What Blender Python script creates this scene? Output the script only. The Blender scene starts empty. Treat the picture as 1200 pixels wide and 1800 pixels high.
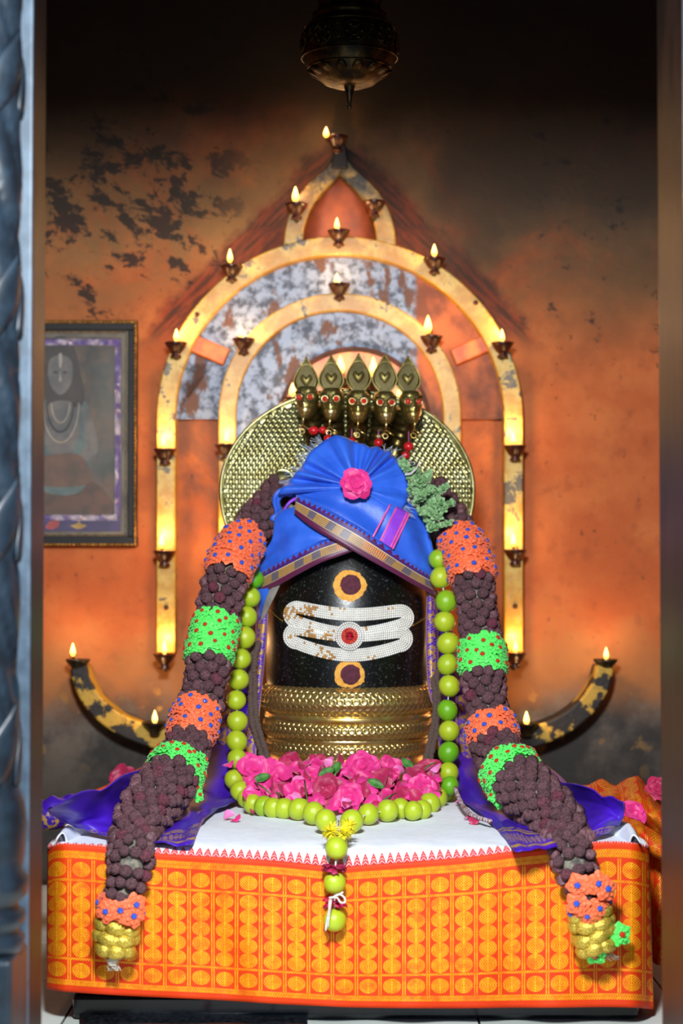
import bpy, bmesh, math, random
from mathutils import Vector, Matrix, noise as mnoise
R = random.Random(7)
PI = math.pi
scene = bpy.context.scene
COL = scene.collection

# ---------------------------------------------------------------- camera
F = 3300.0            # focal length in pixels of the 1200x1800 frame
EYE = 0.72            # camera height above the shrine floor
PITCH = math.atan(100.0 / F)
cam_d = bpy.data.cameras.new('camera')
cam = bpy.data.objects.new('camera', cam_d)
COL.objects.link(cam)
cam.location = (0, 0, EYE)
cam.rotation_euler = (PI / 2 + PITCH, 0, 0)
cam_d.sensor_fit = 'HORIZONTAL'
cam_d.sensor_width = 24.0
cam_d.lens = F / 1200.0 * 24.0
cam_d.clip_start = 0.05
cam_d.dof.use_dof = True
cam_d.dof.focus_distance = 3.28
cam_d.dof.aperture_fstop = 3.4
scene.camera = cam

# ---------------------------------------------------------------- world, key light, exposure
w = bpy.data.worlds.new('daylight')
scene.world = w
w.use_nodes = True
w.node_tree.nodes['Background'].inputs[0].default_value = (0.36, 0.58, 0.90, 1)
w.node_tree.nodes['Background'].inputs[1].default_value = 0.52

def area(name, loc, aim, size, power, col):
    l = bpy.data.lights.new(name, 'AREA')
    l.shape = 'DISK'
    l.size = size
    l.energy = power
    l.color = col
    o = bpy.data.objects.new(name, l)
    COL.objects.link(o)
    o.location = loc
    o.rotation_euler = (Vector(aim) - Vector(loc)).to_track_quat('-Z', 'Y').to_euler()
    return o
# the photographer's flash, held up before the doorway
area('flash', (-0.06, 1.35, 1.42), (0, 3.4, 0.45), 0.26, 42.0, (0.95, 0.98, 1.0))

scene.view_settings.view_transform = 'Standard'
scene.view_settings.look = 'None'
scene.view_settings.gamma = 1.0
scene.view_settings.use_curve_mapping = False
scene.view_settings.exposure = 0.70

# ---------------------------------------------------------------- geometry helpers
CP, SP = math.cos(PITCH), math.sin(PITCH)
def ray(px, py):
    x = (px - 600.0) / F
    u = (900.0 - py) / F
    return Vector((x, CP - u * SP, SP + u * CP))
def P(px, py, d):
    """the point seen at a pixel of the photo, d metres into the room"""
    r = ray(px, py)
    return Vector((0, 0, EYE)) + r * (d / r.y)
CLOTH_Z = 0.2775
def plat(px, py, h=0.0):
    """the point of a pixel on the table cloth (plus h)"""
    r = ray(px, py)
    t = (CLOTH_Z + h - EYE) / r.z
    return Vector((0, 0, EYE)) + r * t
def mpp(d):
    return d / F
def clamp(x, a=0.0, b=1.0):
    return max(a, min(b, x))
def lerp(a, b, t):
    return a + (b - a) * t
def cr(p0, p1, p2, p3, t):
    return 0.5 * ((2 * p1) + (p2 - p0) * t + (2 * p0 - 5 * p1 + 4 * p2 - p3) * t * t + (3 * p1 - p0 - 3 * p2 + p3) * t ** 3)
def spline(pts, t):
    """Catmull-Rom through pts, t in 0..1"""
    n = len(pts) - 1
    x = clamp(t) * n
    i = min(int(x), n - 1)
    f = x - i
    g = lambda k: pts[max(0, min(n, k))]
    a = g(i - 1) if i > 0 else 2 * pts[0] - pts[1]
    b = g(i + 2) if i + 2 <= n else 2 * pts[n] - pts[n - 1]
    return cr(a, pts[i], pts[i + 1], b, f)
def resample(pts, n):
    return [spline(pts, i / (n - 1)) for i in range(n)]
def V2(l):
    return [Vector(p) for p in l]
def nz(p, s=1.0, seed=0.0):
    return mnoise.noise(Vector((p[0] * s + seed, p[1] * s - seed, p[2] * s + 2 * seed)))

class MB:
    def __init__(self):
        self.v = []; self.f = []; self.uv = []
    def add(self, verts, faces, uvs=None):
        o = len(self.v)
        self.v += [Vector(p) for p in verts]
        self.uv += (uvs if uvs else [(0, 0)] * len(verts))
        self.f += [tuple(i + o for i in f) for f in faces]
        return self
    def box(self, a, b):
        x0, y0, z0 = a; x1, y1, z1 = b
        vs = [(x0,y0,z0),(x1,y0,z0),(x1,y1,z0),(x0,y1,z0),(x0,y0,z1),(x1,y0,z1),(x1,y1,z1),(x0,y1,z1)]
        return self.add(vs, [(0,3,2,1),(4,5,6,7),(0,1,5,4),(1,2,6,5),(2,3,7,6),(3,0,4,7)])
    def tube(self, pts, rad, n=8, caps=True):
        pts = [Vector(p) for p in pts]
        m = len(pts)
        if not hasattr(rad, '__len__'): rad = [rad] * m
        vs = []; fs = []
        up = Vector((0.13, 0.31, 0.94))
        for i, p in enumerate(pts):
            t = (pts[min(i + 1, m - 1)] - pts[max(i - 1, 0)])
            t = t.normalized() if t.length > 1e-9 else Vector((0, 0, 1))
            if abs(t.dot(up)) > 0.97: up = Vector((0.9, 0.3, 0.1))
            s = t.cross(up).normalized(); u2 = s.cross(t)
            up = u2
            for k in range(n):
                a = 2 * PI * k / n
                vs.append(p + (s * math.cos(a) + u2 * math.sin(a)) * rad[i])
        for i in range(m - 1):
            for k in range(n):
                fs.append((i*n+k, i*n+(k+1)%n, (i+1)*n+(k+1)%n, (i+1)*n+k))
        if caps:
            fs.append(tuple(range(n - 1, -1, -1)))
            fs.append(tuple((m-1)*n + k for k in range(n)))
        return self.add(vs, fs)
    def lathe(self, prof, c=(0, 0, 0), n=32, f=None, arc=(0, 2 * PI)):
        """prof: list of (r, z)"""
        c = Vector(c); vs = []; fs = []; full = abs(arc[1] - arc[0] - 2 * PI) < 1e-6
        k1 = n if full else n + 1
        for (r, z) in prof:
            for k in range(k1):
                a = arc[0] + (arc[1] - arc[0]) * k / n
                rr = r if f is None else f(r, z, a)
                vs.append(c + Vector((rr * math.cos(a), rr * math.sin(a), z)))
        for i in range(len(prof) - 1):
            for k in range(n):
                k2 = (k + 1) % k1
                fs.append((i*k1+k, i*k1+k2, (i+1)*k1+k2, (i+1)*k1+k))
        return self.add(vs, fs)
    def grid(self, rows, uvs=None):
        nr, nc = len(rows), len(rows[0])
        vs = [p for r in rows for p in r]
        fs = [(i*nc+j, i*nc+j+1, (i+1)*nc+j+1, (i+1)*nc+j) for i in range(nr-1) for j in range(nc-1)]
        u = [q for r in uvs for q in r] if uvs else None
        return self.add(vs, fs, u)
    def ball(self, c, r, nu=12, nv=8, sc=(1, 1, 1), rot=None):
        c = Vector(c); vs = []; fs = []
        for i in range(nv + 1):
            t = PI * i / nv
            for k in range(nu):
                a = 2 * PI * k / nu
                q = Vector((math.sin(t)*math.cos(a)*sc[0], math.sin(t)*math.sin(a)*sc[1], math.cos(t)*sc[2])) * r
                if rot: q = rot @ q
                vs.append(c + q)
        for i in range(nv):
            for k in range(nu):
                fs.append((i*nu+k, (i+1)*nu+k, (i+1)*nu+(k+1)%nu, i*nu+(k+1)%nu))
        return self.add(vs, fs)
    def torus(self, c, R_, r, n=24, m=8, rot=None, arc=(0, 2*PI)):
        pts = []
        full = abs(arc[1]-arc[0]-2*PI) < 1e-6
        vs = []; fs = []
        N = n if full else n + 1
        for i in range(N):
            a = arc[0] + (arc[1]-arc[0]) * i / n
            for k in range(m):
                b = 2*PI*k/m
                q = Vector(((R_ + r*math.cos(b))*math.cos(a), (R_ + r*math.cos(b))*math.sin(a), r*math.sin(b)))
                if rot: q = rot @ q
                vs.append(Vector(c) + q)
        for i in range(n):
            i2 = (i+1) % N
            for k in range(m):
                fs.append((i*m+k, i2*m+k, i2*m+(k+1)%m, i*m+(k+1)%m))
        return self.add(vs, fs)
    def mesh(self, name, base=(0, 0, 0), smooth=True):
        me = bpy.data.meshes.new(name)
        b = Vector(base)
        me.from_pydata([tuple(p - b) for p in self.v], [], self.f)
        uvl = me.uv_layers.new(name='UVMap')
        lv = [0] * len(me.loops)
        me.loops.foreach_get('vertex_index', lv)
        flat = []
        for i in lv: flat += [self.uv[i][0], self.uv[i][1]]
        uvl.data.foreach_set('uv', flat)
        if smooth:
            me.polygons.foreach_set('use_smooth', [True] * len(me.polygons))
        me.update()
        return me
    def build(self, name, mat, parent=None, base=None, smooth=True, bevel=0, solid=0, sub=0, fixn=True):
        if base is None:
            base = parent_base(parent) if parent else Vector((0, 0, 0))
        me = self.mesh(name, base, smooth)
        if fixn and not solid:
            bm = bmesh.new(); bm.from_mesh(me)
            bmesh.ops.recalc_face_normals(bm, faces=bm.faces)
            bm.to_mesh(me); bm.free()
        me.materials.append(mat)
        o = bpy.data.objects.new(name, me)
        COL.objects.link(o)
        if parent:
            o.parent = parent
            o.location = Vector(base) - parent_base(parent)
        else:
            o.location = base
        if bevel:
            m = o.modifiers.new('bevel', 'BEVEL'); m.width = bevel; m.segments = 2; m.limit_method = 'ANGLE'; m.angle_limit = 0.6
        if solid:
            m = o.modifiers.new('solid', 'SOLIDIFY'); m.thickness = solid; m.offset = 0
        if sub:
            m = o.modifiers.new('sub', 'SUBSURF'); m.levels = sub; m.render_levels = sub
        return o

def parent_base(p):
    b = Vector((0, 0, 0))
    while p:
        b = b + p.location
        p = p.parent
    return b
def tag(o, label=None, cat=None, group=None, kind=None):
    if label: o['label'] = label
    if cat: o['category'] = cat
    if group: o['group'] = group
    if kind: o['kind'] = kind
    return o
def thing(name, loc, label=None, cat=None, group=None, kind=None):
    o = bpy.data.objects.new(name, None)
    o.empty_display_size = 0.02
    COL.objects.link(o)
    o.location = loc
    return tag(o, label, cat, group, kind)
def inst(name, me, parent, world_m):
    """an object sharing mesh data; the parents carry translations only"""
    o = bpy.data.objects.new(name, me)
    COL.objects.link(o)
    o.parent = parent
    o.matrix_local = Matrix.Translation(-parent_base(parent)) @ world_m if parent else world_m
    return o
def frame_m(loc, zdir, spin=0.0, sc=1.0, xhint=None):
    z = Vector(zdir).normalized()
    h = Vector(xhint) if xhint else (Vector((0, 0, 1)) if abs(z.z) < 0.9 else Vector((1, 0, 0)))
    x = (h - z * h.dot(z)).normalized()
    y = z.cross(x)
    m = Matrix((x, y, z)).transposed().to_4x4()
    s = Matrix.Diagonal((sc, sc, sc, 1)) if not hasattr(sc, '__len__') else Matrix.Diagonal((sc[0], sc[1], sc[2], 1))
    return Matrix.Translation(loc) @ m @ Matrix.Rotation(spin, 4, 'Z') @ s
def many(name, meshes, parent, items, limit=300, rest=None, rest_mat=None):
    """items: (matrix, score, variant). The best-seen `limit` become objects, the rest one stuff mesh."""
    items = sorted(items, key=lambda q: -q[1])
    out = [inst(name, meshes[v], parent, m) for m, s, v in items[:limit]]
    left = items[limit:]
    if left:
        mb = MB()
        for m, s, v in left:
            me = meshes[v]
            mb.add([m @ x.co for x in me.vertices], [tuple(p.vertices) for p in me.polygons])
        o = mb.build(rest or name + 's', rest_mat or meshes[0].materials[0], parent, fixn=False)
        o['kind'] = 'stuff'
    return out
def ruled(low, up, nu, nv, fn, uvw=1.0, uvh=1.0):
    """a surface between two curves given in pixels; fn(px,py,u,v) -> world point"""
    a = resample(V2(low), nu); b = resample(V2(up), nu)
    rows = []; uvs = []
    for j in range(nv):
        t = j / (nv - 1)
        rows.append([fn(lerp(a[i].x, b[i].x, t), lerp(a[i].y, b[i].y, t), i / (nu - 1), t) for i in range(nu)])
        uvs.append([(i / (nu - 1) * uvw, t * uvh) for i in range(nu)])
    return rows, uvs
def patch(ctrl, nu, nv, disp=None):
    """bicubic surface through a grid of control points (list of rows of Vectors)"""
    rows = [resample(r, nu) for r in ctrl]
    cols = [resample([rows[k][i] for k in range(len(rows))], nv) for i in range(nu)]
    out = []; uvs = []
    for j in range(nv):
        r = []; q = []
        for i in range(nu):
            p = cols[i][j].copy()
            if disp: p += disp(i / (nu - 1), j / (nv - 1), p)
            r.append(p); q.append((i / (nu - 1), j / (nv - 1)))
        out.append(r); uvs.append(q)
    return out, uvs

# ---------------------------------------------------------------- material helpers
def C(h):
    h = h.lstrip('#')
    def l(v):
        v /= 255.0
        return v / 12.92 if v <= 0.04045 else ((v + 0.055) / 1.055) ** 2.4
    return (l(int(h[0:2], 16)), l(int(h[2:4], 16)), l(int(h[4:6], 16)), 1.0)
class E:
    """a socket with arithmetic"""
    def __init__(s, g, sock): s.g = g; s.s = sock
    def __add__(s, o): return s.g.m('ADD', s, o)
    __radd__ = __add__
    def __sub__(s, o): return s.g.m('SUBTRACT', s, o)
    def __rsub__(s, o): return s.g.m('SUBTRACT', o, s)
    def __mul__(s, o): return s.g.m('MULTIPLY', s, o)
    __rmul__ = __mul__
    def __truediv__(s, o): return s.g.m('DIVIDE', s, o)
    def __lt__(s, o): return s.g.m('LESS_THAN', s, o)
    def __gt__(s, o): return s.g.m('GREATER_THAN', s, o)
    def abs(s): return s.g.m('ABSOLUTE', s)
    def frac(s): return s.g.m('FRACT', s)
    def floor(s): return s.g.m('FLOOR', s)
    def max(s, o): return s.g.m('MAXIMUM', s, o)
    def min(s, o): return s.g.m('MINIMUM', s, o)
    def sqrt(s): return s.g.m('SQRT', s)
    def sin(s): return s.g.m('SINE', s)
class G:
    def __init__(s, name):
        s.mat = bpy.data.materials.new(name)
        s.mat.use_nodes = True
        s.nt = s.mat.node_tree
        s.b = s.nt.nodes['Principled BSDF']
        s.tc = s.nt.nodes.new('ShaderNodeTexCoord')
    def link(s, a, b): s.nt.links.new(a, b)
    def put(s, sock, v):
        if isinstance(v, E): s.link(v.s, sock)
        else: sock.default_value = v
    def m(s, op, a, b=None):
        n = s.nt.nodes.new('ShaderNodeMath'); n.operation = op
        s.put(n.inputs[0], a)
        if b is not None: s.put(n.inputs[1], b)
        return E(s, n.outputs[0])
    def xyz(s, which='Object'):
        n = s.nt.nodes.new('ShaderNodeSeparateXYZ')
        s.link(s.tc.outputs[which], n.inputs[0])
        return [E(s, n.outputs[i]) for i in range(3)]
    def vec(s, x, y, z):
        n = s.nt.nodes.new('ShaderNodeCombineXYZ')
        for i, q in enumerate((x, y, z)): s.put(n.inputs[i], q)
        return E(s, n.outputs[0])
    def noise(s, scale, detail=4, rough=0.55, vec=None, dist=0.0, color=False):
        n = s.nt.nodes.new('ShaderNodeTexNoise')
        n.inputs['Scale'].default_value = scale
        n.inputs['Detail'].default_value = detail
        n.inputs['Roughness'].default_value = rough
        n.inputs['Distortion'].default_value = dist
        s.link(vec.s if vec else s.tc.outputs['Object'], n.inputs['Vector'])
        return E(s, n.outputs['Color' if color else 'Fac'])
    def voro(s, scale, vec=None, feature='F1', out='Distance'):
        n = s.nt.nodes.new('ShaderNodeTexVoronoi')
        n.feature = feature
        n.inputs['Scale'].default_value = scale
        s.link(vec.s if vec else s.tc.outputs['Object'], n.inputs['Vector'])
        return E(s, n.outputs[out])
    def ss(s, x, a, b):
        n = s.nt.nodes.new('ShaderNodeMapRange'); n.interpolation_type = 'SMOOTHSTEP'
        s.put(n.inputs['Value'], x)
        s.put(n.inputs['From Min'], a); s.put(n.inputs['From Max'], b)
        return E(s, n.outputs['Result'])
    def mix(s, f, a, b):
        n = s.nt.nodes.new('ShaderNodeMix'); n.data_type = 'RGBA'
        s.put(n.inputs[0], f)
        for k, v in ((6, a), (7, b)):
            s.put(n.inputs[k], v)
        return E(s, n.outputs[2])
    def rnd(s):
        n = s.nt.nodes.new('ShaderNodeObjectInfo')
        return E(s, n.outputs['Random'])
    def bump(s, h, strength=0.3, dist=0.002):
        n = s.nt.nodes.new('ShaderNodeBump')
        n.inputs['Strength'].default_value = strength
        n.inputs['Distance'].default_value = dist
        s.link(h.s, n.inputs['Height'])
        s.link(n.outputs[0], s.b.inputs['Normal'])
    def set(s, col=None, rough=None, metal=None, **k):
        if col is not None: s.put(s.b.inputs['Base Color'], col)
        if rough is not None: s.put(s.b.inputs['Roughness'], rough)
        if metal is not None: s.put(s.b.inputs['Metallic'], metal)
        for a, v in k.items(): s.put(s.b.inputs[a.replace('_', ' ')], v)
        return s.mat
def simple(name, c1, c2, rough=0.5, metal=0.0, scale=60, bump=0.0, bdist=0.001, lo=0.35, hi=0.65, **k):
    g = G(name)
    n = g.noise(scale, 5)
    col = g.mix(g.ss(n, lo, hi), C(c1), C(c2))
    if bump: g.bump(g.noise(scale * 2.2, 4), bump, bdist)
    return g.set(col, rough, metal, **k)
MAT = {}
# ================================================================ materials of the setting
D_WALL = 4.40
def wall_material():
    g = G('sooty_orange_plaster')
    x, y, z = g.xyz()
    X = x * 750.0 + 600.0
    Y = 1000.0 - (z - EYE) * 750.0
    n1 = g.noise(2.2, 6, 0.6)
    n2 = g.noise(7.0, 6, 0.62)
    n3 = g.noise(24.0, 5, 0.6)
    n4 = g.noise(3.6, 7, 0.7, vec=g.vec(x * 1.0, y, z * 1.0), dist=0.6)
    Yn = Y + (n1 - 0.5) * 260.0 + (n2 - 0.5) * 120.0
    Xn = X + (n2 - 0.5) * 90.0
    # orange limewash
    col = g.mix(g.ss(n2, 0.35, 0.7), C('#b45822'), C('#c66e34'))
    col = g.mix(g.ss(n3, 0.52, 0.75) * 0.5, col, C('#8c441c'))
    # pale scoured plaster in the upper left and right
    scour = g.ss(Yn, 700.0, 400.0) * g.ss(n4, 0.26, 0.56)
    col = g.mix(scour * 0.9, col, C('#86683c'))
    # the older, darker paint left like a tent behind the lamp frame
    tent = (X - 595.0).abs() - (Y - 215.0) * 0.93
    tent_m = g.ss(tent + (n2 - 0.5) * 110.0 + (n3 - 0.5) * 40.0, 22.0, -14.0) * g.ss(Y, 640.0, 560.0)
    stre = g.noise(5.0, 5, 0.6, vec=g.vec((X - 595.0).abs() / 300.0 + Y / 420.0, 0.0, ((X - 595.0).abs() - Y) / 60.0))
    tcol = g.mix(g.ss(stre, 0.34, 0.66), C('#2c1008'), C('#8a3412'))
    col = g.mix(tent_m * 0.92, col, tcol)
    # mottled grey-brown between the bands of the frame
    inner = g.ss((X - 597.0).abs(), 300.0, 280.0) * g.ss(Y, 600.0, 640.0) * g.ss(Y, 1000.0, 900.0)
    col = g.mix(inner * g.ss(n4, 0.42, 0.60) * 0.75, col, C('#6e4a3a'))
    # scratched black flakes
    flake = g.noise(13.0, 9, 0.72, vec=g.vec(x * 1.0 + z * 0.35, y, z * 1.25), dist=0.25)
    cx_ = (X - 230.0) / 190.0; cy_ = (Y - 350.0) / 105.0
    clus = g.ss((cx_ * cx_ + cy_ * cy_).sqrt(), 1.5, 0.2)
    fl_zone = g.ss(Y, 680.0, 520.0) * g.ss(X, 520.0, 330.0)
    fl = g.ss(flake + clus * 0.09, 0.555, 0.60) * fl_zone
    col = g.mix(fl * 0.9, col, C('#17120f'))
    fl2 = g.ss(flake, 0.60, 0.64) * g.ss(X, 850.0, 960.0) * g.ss(Y, 820.0, 560.0)
    col = g.mix(fl2 * 0.8, col, C('#241a14'))
    pits = g.ss(g.noise(38.0, 4, 0.6), 0.66, 0.70)
    col = g.mix(pits * 0.55, col, C('#3b1e12'))
    # soot from the lamps: a black cap over everything, with a lobe down the right
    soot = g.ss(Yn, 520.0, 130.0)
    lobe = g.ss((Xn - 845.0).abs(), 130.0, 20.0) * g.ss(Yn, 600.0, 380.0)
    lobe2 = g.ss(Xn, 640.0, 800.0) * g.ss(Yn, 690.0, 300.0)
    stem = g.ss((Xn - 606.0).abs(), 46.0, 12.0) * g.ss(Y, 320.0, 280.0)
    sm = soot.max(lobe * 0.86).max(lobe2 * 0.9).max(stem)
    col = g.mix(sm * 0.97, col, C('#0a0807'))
    # damp grey foot of the wall with turmeric specks
    col = g.mix(g.ss(Yn, 1060.0, 1190.0) * 0.6, col, C('#8e6c3e'))
    foot = g.ss(Yn + (X - 600.0).abs() * -0.05, 1175.0, 1260.0)
    fcol = g.mix(g.ss(n2, 0.4, 0.66), C('#35322f'), C('#77695c'))
    fcol = g.mix(g.ss(g.noise(16.0, 3), 0.60, 0.66) * g.ss(Yn, 1420.0, 1200.0), fcol, C('#b98b3e'))
    fcol = g.mix(g.ss(Y, 1250.0, 1420.0) * 0.75, fcol, C('#23221f'))
    col = g.mix(foot, col, fcol)
    g.bump(n3 * 0.6 + flake, 0.35, 0.006)
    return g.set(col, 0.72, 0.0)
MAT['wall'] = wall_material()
MAT['plaster'] = simple('side_plaster', '#8a4a26', '#a65c30', 0.85, scale=4)
MAT['ceiling'] = simple('soot_ceiling', '#0b0908', '#14100d', 0.9, scale=3)
MAT['tile'] = simple('white_floor_tile', '#cfd8cf', '#e6ece6', 0.18, scale=5)
MAT['grout'] = simple('dark_grout', '#2a2019', '#4a3425', 0.9, scale=40)
def jamb_material():
    g = G('dark_red_polished_jamb')
    x, y, z = g.xyz()
    n = g.noise(3.0, 6, 0.65, vec=g.vec(x * 10.0, y * 6.0, z * 1.4))
    n2 = g.noise(16.0, 4, 0.6, vec=g.vec(x * 3.0, y * 3.0, z * 0.5))
    col = g.mix(g.ss(n, 0.36, 0.66), C('#0e0a09'), C('#24150f'))
    col = g.mix(g.ss(n2, 0.60, 0.72) * 0.5, col, C('#38190c'))
    g.bump(n2, 0.15, 0.003)
    return g.set(col, 0.42, 0.0, Specular_IOR_Level=0.22)
MAT['jamb'] = jamb_material()
MAT['jamb_face'] = simple('blue_grey_stone_edge', '#34424e', '#465664', 0.4, scale=30, bump=0.15)
def pillar_material():
    g = G('black_carved_stone')
    x, y, z = g.xyz()
    n = g.noise(22.0, 5, 0.6)
    col = g.mix(g.ss(n, 0.35, 0.7), C('#0d141b'), C('#1a2630'))
    g.bump(n, 0.2, 0.002)
    return g.set(col, 0.40, 0.0)
MAT['pillar'] = pillar_material()

# ================================================================ the setting
J0, J1 = 2.395, 2.553            # the doorway: front and back of the jambs
XL, XR = -0.4046, 0.4325
LINTEL = 1.522
def struct(name, mb, mat, **k):
    return tag(mb.build(name, mat, **k), kind='structure')
fl = struct('floor', MB().box((-1.3, 1.2, -0.05), (1.3, 4.45, -0.004)), MAT['grout'], smooth=False)
tile_me = MB().box((0.0015, 0.0015, -0.012), (0.3285, 0.3285, 0.0)).mesh('tile', smooth=False)
tile_me.materials.append(MAT['tile'])
for j in range(9):
    for i in range(7):
        x0 = -1.105 + i * 0.331; y0 = 1.655 + j * 0.331
        if y0 + 0.331 > D_WALL + 0.01: continue
        if abs(x0 + 0.165) > 0.85 and y0 < J1: continue
        inst('tile', tile_me, fl, Matrix.Translation((x0, y0, R.uniform(-0.0006, 0.0006))))
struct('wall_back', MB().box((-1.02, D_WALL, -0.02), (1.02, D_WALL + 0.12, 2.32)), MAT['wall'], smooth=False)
struct('wall_left', MB().box((-1.12, J1, -0.02), (-1.0, D_WALL, 2.32)), MAT['plaster'], smooth=False)
struct('wall_right', MB().box((1.0, J1, -0.02), (1.12, D_WALL, 2.32)), MAT['plaster'], smooth=False)
struct('ceiling', MB().box((-1.12, J1 - 0.15, 2.30), (1.12, D_WALL + 0.12, 2.42)), MAT['ceiling'], smooth=False)
wf = struct('wall_front', MB().box((-1.6, J0 + 0.055, -0.05), (XL - 0.013, J1, 2.32))
            .box((XR + 0.013, J0 + 0.055, -0.05), (1.6, J1, 2.32))
            .box((XL - 0.013, J0 + 0.055, LINTEL), (XR + 0.013, J1, 2.32)), MAT['jamb_face'], smooth=False)
# door frame: dark polished reveals with a pale stone fillet on the outer edge
t1 = struct('trim_1', MB().box((XL - 0.013, J0 + 0.058, 0), (XL, J1 + 0.002, LINTEL)), MAT['jamb'], smooth=False, bevel=0.003)
t2 = struct('trim_2', MB().box((XR, J0 - 0.029, 0), (XR + 0.013, J1 + 0.002, LINTEL)), MAT['jamb'], smooth=False, bevel=0.003)
t3 = struct('trim_3', MB().box((XL - 0.03, J0 + 0.048, 0), (XL - 0.0, J0 + 0.058, LINTEL)), MAT['jamb_face'], smooth=False, bevel=0.003)
t4 = struct('trim_4', MB().box((XR + 0.001, J0 - 0.039, 0), (XR + 0.05, J0 - 0.029, LINTEL)), MAT['jamb_face'], smooth=False, bevel=0.003)
t5 = struct('trim_5', MB().box((XL - 0.03, J0 + 0.0, LINTEL - 0.004), (XR + 0.03, J1 + 0.002, LINTEL + 0.02)), MAT['jamb'], smooth=False, bevel=0.003)

# the carved pillar that stands before the left jamb
PX, PY_ = -0.462, 2.352
pil = thing('carved_pillar', (PX, PY_, 0), 'black carved stone pillar with slanting leaf grooves left of the doorway', 'pillar')
def shaft_f(r, z, a):
    s = math.sin(5.0 * (a * 0.9 + z * 9.5)) 
    t = abs(math.sin((z * 8.2 + a * 1.15) * PI / 1.0))
    return r + 0.0035 * s * 0.5 - 0.006 * max(0, 1 - t * 3.4) - 0.004 * max(0.0, math.sin(z * 34 + a * 3.2)) ** 6
prof = [(0.058, 0.34 + i * 0.006) for i in range(230)]
MB().lathe(prof, (PX, PY_, 0), 56, shaft_f).build('shaft', MAT['pillar'], pil)
mp = [(0.0, 0.24), (0.058, 0.24), (0.066, 0.25), (0.068, 0.262), (0.060, 0.268), (0.060, 0.274), (0.067, 0.28), (0.068, 0.292),
      (0.06, 0.298), (0.059, 0.305), (0.070, 0.315), (0.072, 0.335), (0.064, 0.345), (0.066, 0.36), (0.070, 0.40), (0.066, 0.43), (0.058, 0.45), (0, 0.45)]
MB().lathe(mp, (PX, PY_, 0), 48).build('ring_moulding', MAT['pillar'], pil)
MB().box((PX - 0.062, PY_ - 0.062, 0), (PX + 0.062, PY_ + 0.062, 0.245)).build('block', MAT['pillar'], pil, smooth=False, bevel=0.006)
for k, z in enumerate((0.46, 0.74, 1.02, 1.30, 1.58)):
    q = MB()
    for a0 in range(6):
        rows = []
        for i in range(9):
            t = i / 8
            wdt = 0.5 * math.sin(PI * (0.12 + 0.88 * t)) ** 0.7
            r_ = []
            for j in range(7):
                s = j / 6 * 2 - 1
                a = a0 * PI / 3 + s * wdt * 0.9 + t * 0.8
                rr = 0.0572 + 0.0035 * (1 - s * s) + 0.0015 * math.sin(t * PI)
                r_.append((PX + rr * math.cos(a), PY_ + rr * math.sin(a), z + t * 0.10 - abs(s) * 0.012))
            rows.append(r_)
        q.grid(rows)
    q.build('leaf_carving', MAT['pillar'], pil, solid=0.003)

# ================================================================ lamp frame on the back wall
def yellow_material():
    g = G('peeling_yellow_paint')
    x, y, z = g.xyz()
    n = g.noise(14.0, 6, 0.65)
    n2 = g.noise(55.0, 5, 0.65)
    n3 = g.noise(4.0, 4, 0.6)
    col = g.mix(g.ss(n, 0.38, 0.66), C('#bc8a1c'), C('#dcbe58'))
    col = g.mix(g.ss(n2, 0.55, 0.72) * 0.6, col, C('#a67832'))
    col = g.mix(g.ss(n + n2 * 0.35, 0.755, 0.80) * 0.9, col, C('#4a4038'))
    col = g.mix(g.ss(z, 0.86, 1.12) * g.ss(n3 + n2 * 0.3, 0.42, 0.72), col, C('#15100c'))
    g.bump(n2, 0.3, 0.002)
    return g.set(col, 0.38, 0.0)
MAT['yellow'] = yellow_material()
def crescent_material():
    g = G('worn_yellow_over_black')
    n = g.noise(11.0, 6, 0.62)
    n2 = g.noise(60.0, 4, 0.6)
    x, y, z = g.xyz()
    keep = n + (z - 0.10) * 0.45
    col = g.mix(g.ss(keep, 0.475, 0.515), C('#221d19'), C('#c7a038'))
    col = g.mix(g.ss(n2, 0.56, 0.7) * 0.5, col, C('#3a3026'))
    g.bump(n2, 0.4, 0.003)
    return g.set(col, 0.55, 0.0)
MAT['crescent'] = crescent_material()
MAT['bar_side'] = simple('dark_red_wood', '#3a1c10', '#5a2a16', 0.7, scale=25)
def silver_material():
    g = G('flaking_silver_paint')
    x, y, z = g.xyz()
    n = g.noise(8.0, 6, 0.66, vec=g.vec(x * 1.6, y, z * 0.8))
    n2 = g.noise(46.0, 5, 0.65)
    bare = g.ss(n, 0.545, 0.60).max(g.ss(x + (n - 0.5) * 0.05, 0.172, 0.186))
    col = g.mix(g.ss(n2, 0.42, 0.62), C('#98a4b6'), C('#565c68'))
    ocol = g.mix(g.ss(g.noise(9.0, 5), 0.4, 0.65), C('#7c4326'), C('#d9763a'))
    ocol = g.mix(g.ss(x, 0.19, 0.16), ocol, C('#6b4a3c'))
    col = g.mix(bare, col, ocol)
    g.bump(n2 + n * 0.5, 0.5, 0.004)
    met = (1.0 - bare) * 0.75
    return g.set(col, 0.58, met)
MAT['silver'] = silver_material()
MAT['orange_bar'] = simple('orange_painted_bar', '#c85a1c', '#e8892f', 0.45, scale=22)
MAT['niche'] = simple('orange_gilt_niche', '#b5531b', '#e79a3c', 0.4, scale=18, bump=0.3, bdist=0.003)

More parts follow.
